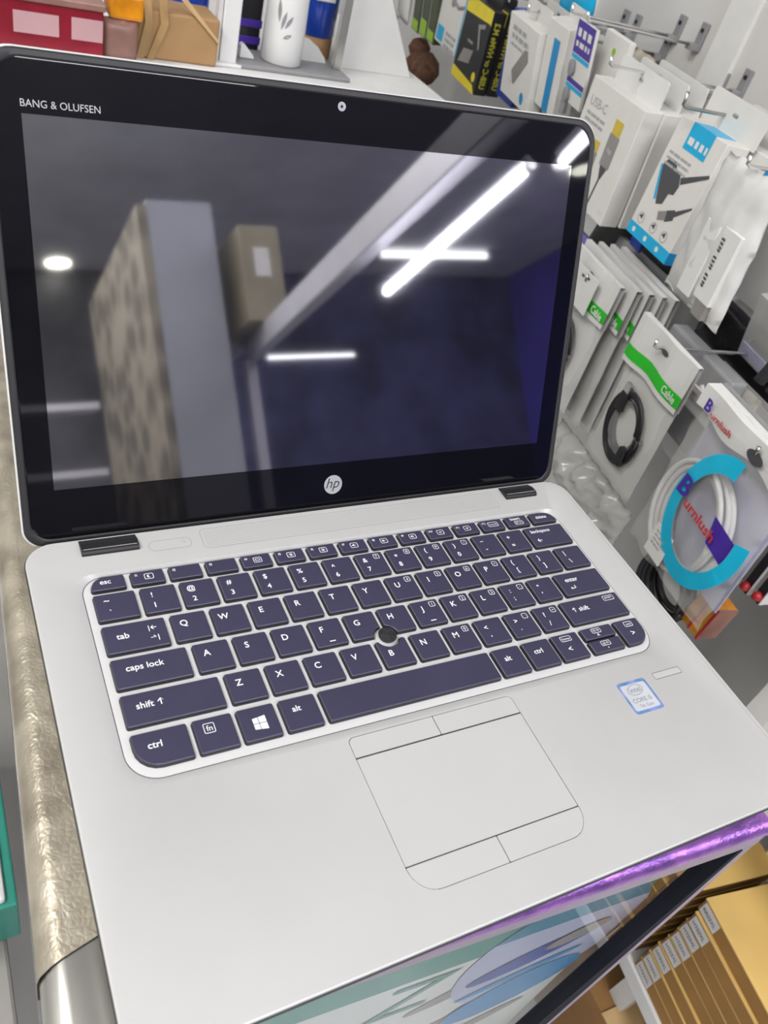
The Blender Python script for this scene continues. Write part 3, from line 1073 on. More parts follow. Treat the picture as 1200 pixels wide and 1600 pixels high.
# ------------------------------------------------------------------ boxes hanging on the display wall
# yellow and black adapter boxes, one behind the other
for k in range(2):
    w, h, t = 102, 116, 21
    r = carton('adapter_box', ['black adapter box with yellow corners, front one of two on the hook', 'black adapter box directly behind the yellow cornered front box'][k],
               971, 150 - k * 22.5, -37 + k * 1.5, w, h, t, 2.0, 'black', group='black and yellow adapter boxes', tab=(60, 16, 'black'))
    prints(r, 'yellow_print', 'yellow', [(-w / 2, h - 20), (-w / 2, h), (w / 2, h), (w / 2, h - 20), (w / 2 - 4, h - 18), (-w / 2 + 6, h - 22)][::-1],
           [(-w / 2, 0), (w / 2, 0), (w / 2 - 12, 11), (-w / 2, 16)], ellipse(w / 2 - 16, 21, 7, 7))
    a = MB()
    put_text(a, 'USB-C or NVMe M.2', 0, 0, 13, 0, bold=0.03, width=92)
    a.build('side_lettering', 'yellow_dim', r, xf=Matrix(((0, 0, 1, w / 2 + .5), (0, 1, 0, t / 2), (1, 0, 0, h / 2 - 2), (0, 0, 0, 1))))
    if k == 0:
        a = MB(); flat(a, [(-38, 24), (6, 32), (12, 52), (-26, 46)]); flat(a, rect(-18, 4, 58, 62)); a.build('product_picture', 'connector_grey', r)
        a = MB(); flat(a, [(8, 88), (34, 94), (34, 88), (18, 84), (30, 60), (26, 56)]); a.build('product_picture', 'grey', r)
hook(971, 96, 176, 'metal hook carrying the black and yellow boxes')

# white box with small adapters left of it
r = carton('cable_box', 'white box with a blue square hanging left of the yellow cornered box', 1077, 150, -14, 108, 92, 22, 3, 'card_white', tab=(60, 16, 'card_white'))
prints(r, 'blue_print', 'cyan', rect(-44, -14, 4, 26), rect(50, 54, 0, 92))
a = MB(); a.tube([(10, -1, 70), (28, -1, 66), (50, -1, 72)], 2.2, 6); flat(a, ellipse(2, 68, 10, 7, 20)); flat(a, ellipse(-26, 84, 9, 6)); a.build('product_picture', 'grey', r)
a = MB(); bars(a, -4, 24, 50, 5, 3, 4); a.build('fine_print', 'ink_grey', r)
hook(1077, 88, 172, 'metal hook carrying the white box with the blue square')

# green and black packs, white packs
for k, (s, lab) in enumerate([(1226, 'dark pack with a lime green foot next to the white pouches'), (1184, 'dark pack with a lime green foot, middle of three'), (1145, 'dark pack with a lime green foot beside the blue square box')]):
    r = carton('blister_pack', lab, s, 150, -28 + k * 2, 36, 96, 16, 7, 'olive_dark', cat='pack', group='lime footed blister packs')
    a = MB(); flat(a, rect(-16, 15, 2, 18 + 9 * (k % 2))); a.build('lime_print', 'lime', r)
    a = MB(); flat(a, rect(-17, -14, 0, 96), -0.5); a.build('pack_edge', 'poly_milky', r)
for k, (s, lab) in enumerate([(1400, 'leftmost white pouch in the upper row behind the lid'), (1345, 'middle white pouch in the upper row behind the lid'), (1292, 'white pouch beside the dark lime footed packs')]):
    r = wall_thing('white_pouch', lab, 'pouch', s, 150, -38 + k * 4, 8, 'white pouches in the upper row')
    pillow(MB(), 54, 110, 18, 8, 10, seed=20 + k).build('pouch_film', 'poly_white', r, smooth=True)
    a = MB(); flat(a, rect(-8, -3, 12, 60), -11); a.build('pouch_print', 'ink_grey', r)

# brown plush charm, lime and red toys hanging below
r = wall_thing('plush_charm', 'dark brown plush charm hanging below the white pouches', 'charm', 1212, 120, -108, 10)
b = MB()
b.lathe([(6, 0), (24, 4), (34, 18), (32, 36), (20, 50), (6, 54)], 20)
o = b.build('plush_body', 'brown_plush', r, smooth=True)
MB().lathe([(4, 40), (17, 46), (21, 58), (14, 70), (3, 74)], 16, (-22, 0, -4)).build('plush_head', 'brown_plush', r, smooth=True)
MB().lathe([(2, -6), (9, -2), (10, 12), (5, 20)], 12, (26, -4, -8)).build('plush_foot', 'brown_plush', r, smooth=True)
r = wall_thing('charm_ball', 'small amber yellow charm beside the brown plush charm', 'charm', 1262, 130, -120, 0)
MB().lathe([(3, 0), (13, 4), (16, 16), (12, 30), (3, 36)], 16).build('charm_body', 'amber', r, smooth=True)
r = wall_thing('charm_tag', 'red tag hanging left of the brown plush charm', 'tag', 1340, 130, -110, 20)
MB().box(-22, 22, 0, 6, 0, 22).build('tag_body', 'red', r, bevel=2)
r = wall_thing('charm_case', 'grey case with a lime green base hanging above the white table edge', 'case', 1440, 140, -120, 12)
MB().box(-26, 26, 0, 26, 20, 66).build('case_body', 'grey', r, bevel=4)
MB().box(-24, 24, 2, 24, 0, 21).build('case_base', 'lime', r, bevel=3)

# blue box in the gap, with blue film above
r = carton('blue_box', 'dark blue box squeezed between the black boxes and the white stick box', 860, 128, -22, 60, 118, 30, 6, 'deep_blue')
a = MB(); bars(a, -24, 100, 44, 6, 3, 6); a.build('fine_print', 'cyan', r)
r = wall_thing('blue_pouch', 'bright blue film pouch behind the white stick box', 'pouch', 800, 90, 92, 10)
pillow(MB(), 96, 70, 20, 10, 8, seed=31, wr=3).build('pouch_film', 'cyan', r, smooth=True)

# white boxes with a stick adapter
for k in range(2):
    w, h, t = 98, 104, 20
    r = carton('stick_box', ['white box printed with a dark metal stick adapter', 'plain white box right behind the stick adapter box'][k], 788 - k * 4, 150 - 24 * k, -4 + k * 2, w, h, t, 12.2 - k * 1.5, 'card_white',
               group='white stick adapter boxes', tab=(78, 22, 'card_white'))
    if k == 0:
        a = MB()
        bars(a, -34, h - 12, 58, 6, 2, 4); bars(a, -34, h - 34, 50, 3, 1, 3)
        a.build('fine_print', 'ink_grey', r)
        a = MB(); flat(a, [(-18, 26), (-8, 22), (28, 62), (24, 74), (14, 74), (-20, 38)]); a.build('product_picture', 'connector_grey', r)
        a = MB(); flat(a, [(-30, 24), (-20, 18), (-13, 26), (-20, 38)], -0.5); a.build('product_picture', 'label_paper', r)
        a = MB(); flat(a, ellipse(24, 14, 6, 8)); a.build('blue_seal', 'blue', r)
hook(786, 110, 168, 'bright tipped hook through the tab of the stick adapter box', m='chrome')
# box with the blue stripe
r = carton('striped_box', 'white box with a broad blue side stripe right of the stick adapter box', 708, 146, 14, 58, 106, 26, 11.0, 'card_white', tab=(50, 18, 'card_white'))
a = MB(); flat(a, rect(-6, 12, 0, 88)); a.build('blue_stripe', 'blue', r)
hook(690, 134, 160, 'bright tipped hook above the blue striped box', m='chrome')
# violet card with two drives
r = wall_thing('drive_card', 'violet and white card holding two small black drives', 'card', 640, 150, 44, 11)
MB().box(-24, 24, 0, 4, 0, 92).build('card_sheet', 'card_white', r)
prints(r, 'violet_print', 'purple', rect(-23, 23, 56, 92), rect(-23, 23, 22, 28))
a = MB(); bars(a, -18, 84, 36, 9, 1, 2, -0.6, 0.1); bars(a, -18, 70, 36, 6, 1, 2, -0.6, 0.0); a.build('card_lettering', 'white', r)
prints(r, 'cyan_print', 'cyan', rect(-23, 23, 50, 55), rect(-23, 23, 16, 21))
for zz in (40, 8):
    MB().lathe([(5, 0), (6, 3), (6, 5), (4, 6)], 16).build('drive', 'grey', r, xf=Matrix.Translation((-12, 0, zz)) @ Matrix.Rotation(math.pi / 2, 4, 'X') @ Matrix.Scale(1.7, 4, (0, 1, 0)))
MB().tube([(-12, -3, 0), (-12, -3, -14)], 5, 8).build('plug', 'grey', r)
r = wall_thing('clear_sleeve', 'white sleeve card with a small lime dot behind the violet card', 'card', 606, 134, 60, 6)
MB().box(-30, 30, 0, 8, 0, 76).build('card_sheet', 'card_white', r, bevel=1)
a = MB(); flat(a, ellipse(0, 58, 4, 4)); a.build('lime_dot', 'lime', r)
hook(640, 138, 166, 'chrome tipped hook above the violet drive card', m='chrome')

# clear bags on the three dark brackets
for k, (s, lab) in enumerate([(819, 'dark wall bracket hook above the clear bags, leftmost of three'), (702, 'dark wall bracket hook above the clear bags, middle of three'), (565, 'dark wall bracket hook above the clear bags, rightmost of three')]):
    hook(s, 108 - (k == 2) * 4, 120, lab, tip=6)
for k, (s, d, lab, mt) in enumerate([(790, 34, 'clear crinkled bag on the leftmost dark bracket', 'poly_milky'), (735, 74, 'second clear bag along the dark brackets', 'poly_milky'),
                                     (690, 34, 'clear bag with a yellow card on the middle dark bracket', 'poly_beige'), (640, 76, 'clear bag between the middle and right dark brackets', 'poly_milky'),
                                     (590, 34, 'brownish bag under the rightmost dark bracket', 'poly_beige')]):
    r = wall_thing('clear_bag', lab, 'bag', s, d, 6, 4 + k, 'clear bags on the dark brackets')
    pillow(MB(), 76, 106, 18, 12, 14, seed=40 + k, wr=3.0).build('bag_film', mt, r, smooth=True)
    if k == 2:
        a = MB(); a.box(-22, 26, -2, 2, 60, 74); a.build('yellow_card', 'lime', r)
    if k == 4:
        a = MB(); a.lathe([(8, 12), (20, 20), (22, 50), (10, 62)], 14); a.build('brown_content', 'brown_plush', r, smooth=True)

# USB-C boxes, three on one hook
for k in range(3):
    w, h, t = 122, 132, 24
    r = carton('cable_carton', ['white USB-C cable box printed with gold tipped plugs', 'white cable box second in the row behind the USB-C box', 'white cable box third in the row behind the USB-C box'][k],
               528 - 3 * k, 160 - 26 * k, -38 + k * 1.5, w, h, t, 2.0 + k * 0.8, 'card_white', group='white USB-C cable boxes', tab=(104, 30, 'white'))
    a = MB()
    put_text(a, 'USB-C', -30, h - 24, 15, -0.35, width=40, plane='xz')
    bars(a, -50, h - 36, 58, 3.2, 2, 4)
    a.build('fine_print', 'ink_grey', r)
    for (x, z, q) in ((24, 56, 1.0), (-6, 36, 0.75)):
        a = MB(); flat(a, rect(x - 9 * q, x + 9 * q, z + 36 * q, z + 52 * q)); a.build('plug_tip', 'gold', r)
        a = MB(); flat(a, rect(x - 11 * q, x + 11 * q, z, z + 36 * q)); a.build('plug_shell', 'connector_grey', r)
        a = MB(); flat(a, [(x - 8 * q, z), (x + 8 * q, z), (x + 2, z - 14 * q), (x - 2, z - 14 * q)]); flat(a, [(x - 1.5, z - 13 * q), (x + 1.5, z - 13 * q), (x - 4, 4), (x - 7, 4)]); a.build('cable_print', 'ink', r)
    a = MB(); put_text(a, 'hp', 24, 74, 8, -0.5, plane='xz', width=9); flat(a, rect(44, 56, 10, 15)); a.build('small_print', 'label_paper', r)
hook(528, 118, 186, 'hook through the flaps of the USB-C cable boxes', m='chrome')

# blue and white drive cable box
w, h, t = 84, 128, 30
r = carton('drive_cable_box', 'white box with blue bands printed with a black drive cable', 376, 160, -18, w, h, t, -2.5, 'card_white', tab=(96, 34, 'card_white'))
prints(r, 'blue_print', 'cyan', rect(-w / 2, w / 2, 0, 13), rect(-18, 22, h - 26, h))
a = MB(); a.box(-w / 2 - .2, w / 2 + .3, .2, t + .3, -.2, 13); a.build('blue_foot', 'blue', r)
a = MB(); a.box(-18, 22, 0.2, t - 4, h - .4, h + .3); a.build('blue_top', 'cyan', r)
a = MB(); bars(a, -14, h - 13, 34, 7, 1, 1, -.5, 0.0); tag(a.build('label_lettering', 'white', r), kind='stuff')
prints(r, 'white_dot', 'white', *[ellipse(-30 + 25 * k, 6.5, 3, 3, 0, 10) for k in range(3)], y=-.5)
a = MB(); bars(a, -34, h - 34, 56, 2.6, 3, 3.2); a.build('fine_print', 'ink_grey', r)
a = MB()
flat(a, [(-34, 78), (-28, 88), (-14, 88), (-10, 82), (0, 80), (6, 70), (4, 60), (-4, 58), (-6, 46), (-16, 42), (-20, 48)])
flat(a, [(2, 78), (40, 96), (42, 93), (6, 72)]); flat(a, [(6, 44), (18, 50), (22, 40), (10, 33)]); flat(a, [(18, 48), (40, 62), (41, 60), (21, 43)])
for x in (-32, -6, 16):
    flat(a, [(x, 22), (x + 6, 26), (x + 7, 20)])
a.build('cable_picture', 'ink', r)
a = MB(); flat(a, [(-37, 78), (-34, 79), (-20, 46), (-23, 44)], -.4); a.build('cable_edge', 'cyan', r)
a = MB(); flat(a, [(-6, 38), (7, 44), (10, 35), (-2, 30)], -.4)
for x in (-27, -1, 21):
    ring_flat(a, ellipse(x, 21, 6, 6, 0, 16), ellipse(x, 21, 5.4, 5.4, 0, 16), -.4, 'xz')
a.build('plug_picture', 'connector_grey', r)
a = MB(); bars(a, -25, 3, 50, 6, 1, 1, 0.0)
a.v = [(x_, z_, 0) for x_, y_, z_ in a.v]
a.build('side_lettering', 'ink_grey', r, xf=Matrix(((0, 0, 1, w / 2 + .5), (0, 1, 0, t / 2), (1, 0, 0, 40), (0, 0, 0, 1))))
hook(392, 122, 176, 'bent grey hook through the tab of the blue banded box', tip=14)
r = carton('blue_sided_box', 'white box with a dark blue side behind the blue banded box', 348, 124, -14, 84, 124, 24, -2.0, 'card_white', tab=(88, 30, 'card_white'))
a = MB(); a.box(w / 2 - 1, w / 2 + 1.2, 0, 26, 0, 118); a.build('blue_side', 'blue', r)
r = wall_thing('blue_pen', 'thin blue rod lying behind the hanging tabs', 'rod', 372, 80, 124, -4)
MB().tube([(-40, 0, 0), (30, 0, 2)], 3.2, 8).tube([(30, 0, 2), (38, 0, 2)], 2, 8).build('rod_body', 'blue', r, smooth=True)
# white plug caps beneath the blue banded box
r = carton('shelf_strip', 'grey strip of packing under the blue banded box', 420, 120, -84, 120, 34, 10, -8, 'grey')
r = carton('blue_tag', 'small dark blue tag under the blue banded box', 428, 130, -44, 22, 26, 4, 10, 'deep_blue')

# white polybag with a charger box and a USB plug
r = wall_thing('poly_bag', 'white crumpled polybag with a charger box and a USB plug', 'bag', 262, 168, -28, 3.5)
pillow(MB(), 100, 142, 24, 18, 24, seed=3, wr=2.6, taper=0.16, edge=2.5).build('bag_film', 'poly_white', r, smooth=True)
MB().box(-16, 6, -13.5, -2, 14, 88).build('inner_box', 'white', r, bevel=1)
MB().box(10, 36, -12.5, -2, 20, 92).build('inner_card', 'white', r, bevel=1)
MB().box(16, 34, -12, -5, 4, 22).build('usb_plug', 'connector_grey', r, bevel=1)
a = MB()
for zz in (82, 64, 46):
    for dz in (0, 4, 8, 11):
        a.add([(13, zz - dz, 0), (18, zz - dz, 0), (18, zz - dz - 2.2, 0), (13 + (dz % 3), zz - dz - 2.2, 0)], [(0, 1, 2, 3)])
a.build('bag_lettering', 'ink', r, xf=Matrix(((1, 0, 0, 0), (0, 0, 1, -13.4), (0, 1, 0, 0), (0, 0, 0, 1))))
hook(256, 116, 190, 'shiny hook end at the top of the white polybag', m='chrome')

# violet and blue film with black pouches behind the lid corner
r = wall_thing('violet_pouch', 'violet blue film pouch by the top right of the lid edge', 'pouch', 500, 150, -118, 12)
pillow(MB(), 130, 62, 30, 14, 10, seed=51, wr=5).build('pouch_film', 'violet_bag', r, smooth=True)
r = wall_thing('blue_sleeve', 'bright blue sleeve tucked into the violet pouch', 'pouch', 545, 160, -88, 10)
pillow(MB(), 60, 44, 16, 8, 8, seed=52, wr=3).build('sleeve_film', 'deep_blue', r, smooth=True)
r = wall_thing('black_pouch', 'black cloth pouch under the USB-C boxes', 'pouch', 488, 90, -140, -12)
pillow(MB(), 190, 96, 30, 14, 10, seed=53, wr=4).build('pouch_cloth', 'black', r, smooth=True)
r = wall_thing('grey_film', 'crumpled grey film below the blue banded box', 'bag', 392, 20, -170, -6)
pillow(MB(), 200, 110, 16, 14, 12, seed=54, wr=4).build('film', 'poly_milky', r, smooth=True)

# green headed cable packs
GB = 'green headed cable packs'


def cable_pack(s, d, zb, w, h, rot, label, front=True, seed=1, head=0.28, blob=True):
    r = wall_thing('cable_pack', label, 'cable pack', s, d, zb, rot, GB)
    pillow(MB(), w, h - 3, 8, 14, 18, seed=seed, wr=1.3, edge=1.5).build('bag_film', 'poly_clear', r, smooth=True)
    MB().box(-w / 2 + 3, w / 2 - 3, 3.0, 3.8, 4, h * (1 - head)).build('back_sheet', 'bag_paper', r)
    bd = MB()
    wz = w / 2 + 1
    # wavy paper header folded over the bag
    n = 12
    for (z0, z1, y, m) in ((h * (1 - head) - 4, h + 1, -5.2, 0),):
        vs = []
        for i in range(n + 1):
            x = -wz + 2 * wz * i / n
            yy = y + 1.2 * math.sin(i * 0.9 + seed)
            vs += [(x, yy, z0 + 1.5 * math.sin(i * .7 + seed)), (x, yy + .6, z1), (x, 2, z1), (x, 2, z0)]
        fs = []
        for i in range(n):
            for q in range(3):
                fs.append((i * 4 + q, i * 4 + 4 + q, i * 4 + 5 + q, i * 4 + q + 1))
        bd.add(vs, fs)
    hd = bd.build('header_card', 'bag_paper', r, smooth=False)
    a = MB()
    z0, z1 = h * (1 - head) + 2, h * (1 - head) + 16
    vs = []
    for i in range(n + 1):
        x = -wz - .2 + 2 * (wz + .2) * i / n
        yy = -5.2 + 1.2 * math.sin(i * 0.9 + seed) - .5
        vs += [(x, yy, z0 + 1.5 * math.sin(i * .7 + seed)), (x, yy + .1, z1 + 1.5 * math.sin(i * .7 + seed))]
    a.add(vs, [(i * 2, i * 2 + 2, i * 2 + 3, i * 2 + 1) for i in range(n)])
    a.build('green_band', 'green', hd)
    a = MB(); put_text(a, 'Cable', w / 2 - 16, (z0 + z1) / 2, 12.5, -7.4, bold=0.02, plane='xz', width=24); a.build('header_lettering', 'white', hd)
    a = MB(); flat(a, ellipse(4, h - 13, 6, 3, 0, 14), -6.8); a.build('hang_hole', 'ink', hd)
    if blob:
        cz = h * (1 - head) * 0.5
        for k in range(7):
            rr = 31 - 1.7 * k
            MB().tube(coil(-4, cz, rr, rr * 1.32, 1.0, -4 + .7 * k, 1.5, 2.6, seed * 10 + k, 12, 30), 2.6, 7).build('cable_loop', 'cable_black', r, smooth=True)
        p = MB().box(-27, -15, -9, -1, cz + 12, cz + 36); p.build('plug_grip', 'cable_black', r, bevel=1.5)
        MB().box(-26, -16, -8.4, -2.6, cz + 36, cz + 47).build('usb_plug', 'chrome', r, bevel=.6)
        MB().box(10, 22, -9, -1, cz - 36, cz - 14).build('plug_grip', 'cable_black', r, bevel=1.5)
    return r


cable_pack(244, 178, -238, 104, 182, 1.5, 'cable pack with a black coiled cable in front of the grey film', seed=4)
cable_pack(413, 182, -238, 118, 178, -1.0, 'cable pack half hidden by the right edge of the laptop lid', seed=5)
for k, lab in enumerate(['cable pack right behind the half hidden one', 'third cable pack in the row beside the lid', 'fourth cable pack in the row beside the lid', 'last cable pack in the row beside the lid, with the widest header']):
    cable_pack(404 - 5 * k, 162 - 17 * k, -246 - 7 * k, 124, 190 + 8 * k, 1 + k, lab, seed=6 + k, blob=k < 1)
hook(404, -80, 190, 'hook through the row of green headed cable packs')
hook(246, -68, 196, 'shiny hook above the black coiled cable pack', m='chrome')
# white sticker card on the row
r = wall_thing('white_label_card', 'white blank card with tiny marks on the green headed packs', 'card', 418, 194, -112, -1)
MB().box(-34, 36, 0, 1, 0, 44).build('card_sheet', 'bag_paper', r)
a = MB(); flat(a, rect(2, 8, 34, 37)); flat(a, rect(16, 20, 36, 39)); a.build('marks', 'ink', r)

# dark grey pack and beige bag behind the coiled cable pack
r = carton('charcoal_pack', 'charcoal box behind the header of the coiled cable pack', 250, 134, -168, 118, 96, 22, -1, 'grey', bevel=3)
prints(r, 'violet_print', 'purple', *[rect(-30 + 34 * k, -20 + 34 * k, 70, 80) for k in range(3)])
r = wall_thing('beige_bag', 'beige frosted bag above the lettered network cable packet', 'bag', 268, 88, -190, -6)
pillow(MB(), 170, 96, 22, 16, 12, seed=61, wr=3, taper=0.1).build('bag_film', 'poly_beige', r, smooth=True)
r = wall_thing('black_bag', 'black film bag below the white polybag', 'bag', 262, 48, -112, 3)
pillow(MB(), 190, 64, 20, 14, 9, seed=62, wr=4).build('bag_film', 'black_gloss', r, smooth=True)
r = carton('grey_pack', 'grey blister pack right of the white polybag', 236, 70, -78, 56, 74, 16, 14, 'poly_milky', cat='pack')
MB().box(-24, 24, -2, 0, 4, 18).build('pack_foot', 'lavender', r)
r = wall_thing('plug_tray', 'clear tray of white plugs at the right edge above the network cable packet', 'tray', 178, 110, -118, 0)
MB().box(-60, 60, 0, 3, 0, 44).box(-60, 60, -36, 3, -2, 0).box(-60, 60, -37, -36, 0, 20).build('tray_shell', 'poly_clear', r)
for k in range(5):
    MB().lathe([(4, 0), (7, 4), (7, 18), (4, 24)], 12, (-46 + 20 * k, -18, 0)).build('plug', 'cable_white', r, smooth=True)
MB().box(-60, 60, -38, -35, 18, 24).build('tray_rim', 'label_paper', r)
for k in range(3):
    r = wall_thing('black_stick', ['black stick in the rack above the plug tray, leftmost', 'black stick in the rack above the plug tray, middle', 'black stick in the rack above the plug tray, rightmost'][k], 'stick', 196 - 20 * k, 100, -70, -18, 'black sticks above the plug tray')
    MB().box(-5, 5, 0, 10, 0, 90).build('stick_body', 'black_gloss', r, bevel=1)

# big lettered network cable packet
r = wall_thing('network_cable_packet', 'clear packet with a white coiled network cable and a cyan ring print', 'cable packet', 86, 190, -246, 2.0)
w, h = 140, 198
pillow(MB(), w, h, 30, 18, 24, seed=9, wr=2.4, edge=3, taper=0.03).build('bag_film', 'poly_clear', r, smooth=True)
MB().box(-w / 2 + 6, w / 2 - 6, 14, 15, 20, h - 22).build('back_sheet', 'lavender', r)
MB().box(-w / 2 + 2, w / 2, 8, 12, h - 27, h + 2).build('header_board', 'grey', r)
hd = MB()
n = 14
vs = []
for i in range(n + 1):
    x = -w / 2 + w * i / n
    yy = -9 + 1.5 * math.sin(i * .8)
    vs += [(x, yy, h - 25 + 3 * math.sin(i * .75 + 1)), (x, yy + 1, h), (x, 8, h), (x, 8, h - 25)]
hd.add(vs, [(i * 4 + q, i * 4 + 4 + q, i * 4 + 5 + q, i * 4 + q + 1) for i in range(n) for q in range(3)])
hd = hd.build('header_card', 'bag_paper', r)
a = MB(); put_text(a, 'B', -52, h - 13, 17, -11.5, bold=.03, plane='xz'); a.build('header_initial', 'purple', hd)
a = MB(); put_text(a, 'urnlush', -29, h - 17, 9, -11.5, bold=.02, plane='xz', width=32); a.build('header_lettering', 'red_ink', hd)
a = MB(); flat(a, ellipse(22, h - 14, 11, 6, 0, 18), -11.6); a.build('hang_hole', 'ink', hd)
for k in range(6):
    rr = 44 - 2.2 * (k % 3)
    MB().tube(coil(-12 + 2.0 * k, 78, rr, rr * 1.36, 1.0, -9 + 3.0 * k, 2, 3.0, 70 + k, 8, 34), 2.9, 8).build('cable_loop', 'cable_white', r, smooth=True)
# printed cyan ring, violet block and lettering on the film
a = MB()


def arc_band(mb, cx, cz, r0, r1, a0, a1, y, sz=1.25, n=40):
    vs = []
    for i in range(n + 1):
        an = math.radians(a0 + (a1 - a0) * i / n)
        for rr in (r0, r1):
            x, z = cx + rr * math.cos(an), cz + rr * math.sin(an) * sz
            bulge = max(0, 1 - (2 * x / w) ** 2) ** .5 * max(0, 1 - (2 * z / h - 1) ** 2) ** .5
            vs.append((x, y - 8 * bulge, z))
    mb.add(vs, [(2 * i, 2 * i + 2, 2 * i + 3, 2 * i + 1) for i in range(n)])


arc_band(a, 22, 104, 38, 52, 88, 372, -12.5, 1.4)
a.build('cyan_ring_print', 'cyan_bag', r)
a = MB(); arc_band(a, -2, 92, 22, 27, 120, 250, -12, 1.4); a.build('cyan_swoosh_print', 'cyan', r)
a = MB(); a.add([(28, -20, 120), (58, -15, 112), (58, -15, 84), (34, -20, 92)], [(0, 1, 2, 3)]); a.build('violet_print', 'purple', r)
a = MB(); put_text(a, 'B', -18, 116, 30, -21.5, bold=.03, plane='xz', shear=.1); a.build('bag_initial', 'purple', r)
a = MB(); put_text(a, 'urnlush', 16, 104, 15, -22, bold=.03, plane='xz', width=50, rot=-4); a.build('bag_lettering', 'red_ink', r)
st = MB().box(-26, 2, -19, -18.2, 24, 60).build('white_sticker', 'white_gloss', r)
a = MB(); bars(a, -22, 54, 20, 2, 4, 3, -19.4); a.build('sticker_print', 'ink_grey', st)
hook(64, -60, 205, 'hook through the header of the network cable packet')

# crumpled clear bag, black cables and bright bits below
r = wall_thing('crumpled_bag', 'crumpled clear plastic bag under the coiled cable pack', 'bag', 300, 150, -362, -4)
pillow(MB(), 190, 92, 36, 40, 26, seed=71, wr=9, ridge=True).build('bag_film', 'poly_crisp', r, smooth=True)
r = wall_thing('black_cable_bundle', 'bundle of black cables beside the right edge of the deck', 'cable bundle', 128, 120, -366, 0)
for k in range(6):
    MB().tube(coil(0, 56, 40 - 3 * k, 44 - 3 * k, 1.0, -10 + 4 * k, 4, 5, 80 + k, 15 * k, 28), 4.0, 8).build('cable_loop', 'cable_black', r, smooth=True)
MB().box(10, 30, -16, -8, 10, 40).build('tie_label', 'poly_milky', r, bevel=2)
r = wall_thing('yellow_red_box', 'yellow box with red edges below the network cable packet', 'box', 74, 120, -318, -6)
MB().box(-16, 14, 0, 30, 0, 46).build('box_body', 'amber', r, bevel=1)
MB().box(14, 16, 0, 30, 0, 46).build('box_side', 'pinkbrown_bag', r)
MB().box(15, 17, -1, 1, 0, 46).build('red_edge', 'red', r)
MB().box(-1, 1.5, -1, 0, 0, 46).build('red_edge', 'red', r)
for k in range(3):
    r = wall_thing('red_tipped_blade', ['black blade pack with a red tip, nearest the network cable packet', 'black blade pack with a red tip, second of three', 'black blade pack with a red tip at the frame edge'][k], 'pack', 60 - 17 * k, 128, -226 + 4 * k, 0, group='red tipped blade packs')
    MB().box(-6, 5, 0, 12, 0, 104).build('pack_body', 'black', r, bevel=1)
    MB().box(5, 6.2, -1, 12, 2, 104).build('pack_edge', 'label_paper', r)
    MB().lathe([(2, 0), (5, 2), (5, 7), (2, 10)], 10, (0, -3, 4)).build('tip', 'red', r, smooth=True)

# ------------------------------------------------------------------ boxes on the rack below


def battery_box(s0, d, zb, L, dep, hgt, label, txt, group, mat_side='box_side', lab=True):
    """flat carton lying on its side; s0 = its far end along the wall"""
    r = wall_thing('battery_box', label, 'box', s0, d, zb, 0, group, yaw=random.uniform(-.8, .8))
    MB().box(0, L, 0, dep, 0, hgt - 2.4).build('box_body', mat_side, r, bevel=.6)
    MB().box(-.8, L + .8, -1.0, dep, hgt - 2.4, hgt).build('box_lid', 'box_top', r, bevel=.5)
    if lab:
        l = MB().box(3, 30, -1.1, -.3, 2.5, hgt - 4).build('paper_label', 'label_paper', r)
        if txt:
            a = MB(); put_text(a, txt, 16.5, hgt / 2 - .5, 7.4, -1.4, plane='xz', width=22); a.build('label_lettering', 'ink', l)
    return r


ORD = ['lowest', 'second from the bottom', 'third from the bottom', 'fourth from the bottom', 'fifth from the bottom', 'sixth from the bottom', 'seventh from the bottom', 'topmost']
for k in range(8):
    battery_box(-149 - random.uniform(-1.5, 1.5) + (3 if k == 7 else 0), 122 + random.uniform(-2, 2), -701 + 23.3 * k, 240, 110, 23.2,
                'labelled brown battery box, %s in the near stack' % ORD[k], 'RR03XL' if k == 7 else 'HT03XL', 'brown battery boxes in the near stack')
for k in range(7):
    battery_box(112, 112 + random.uniform(-2, 2), -701 + 25.5 * k, 246, 110, 25.3, 'unlabelled brown box, %s in the far stack beside the counter post' % ORD[k if k < 6 else 7],
                None, 'brown boxes in the far stack', lab=False)
for k in range(5):
    battery_box(-100 - 2 * k, 2, -701 + 38 * k, 220, 130, 37.5, 'thick brown box, %s in the back stack at the right edge' % (ORD[k] if k < 4 else ORD[7]),
                'RR03XL', 'brown boxes in the back stack')
r = wall_thing('orange_carton', 'orange brown carton beside the white rack post', 'box', -42, 40, -420, 0)
MB().box(0, 150, 0, 120, 0, 90).build('box_body', 'box_side', r, bevel=1)
MB().box(-.5, 150.5, -.5, 120, 88, 91).build('box_lid', 'box_top', r)
sh = MB().box(34, 400, -60, 230, -436, -421).build('rack_shelf', 'white', None, bevel=1.5)
sh.location = V(*W(0, 0, 0)); sh.rotation_euler = (0, 0, math.radians(WRZ))
tag(sh, 'white rack board carrying the orange brown carton', 'shelf')
# cartons on the floor under the rack board
r = wall_thing('floor_carton', 'brown open carton on the floor under the white rack board', 'box', -70, 150, -938, 0, yaw=6)
MB().box(0, 130, 0, 160, 0, 150).build('box_body', 'box_brown', r, bevel=1)
MB().box(-3, 24, -1.5, 162, 150, 153).box(104, 133, -1.5, 162, 150, 153).build('flap', 'kraft_light', r)
r = wall_thing('rack_brace', 'white metal brace slanting under the rack board', 'brace', -150, 116, -938, 0)
MB().loft([[(0, 0, 0), (26, 0, 0), (26, 10, 0), (0, 10, 0)], [(2, 0, 205), (28, 0, 205), (28, 10, 205), (2, 10, 205)]]).build('brace_bar', 'white_gloss', r)

# ------------------------------------------------------------------ inside the counter
CA = math.radians(-3.1)


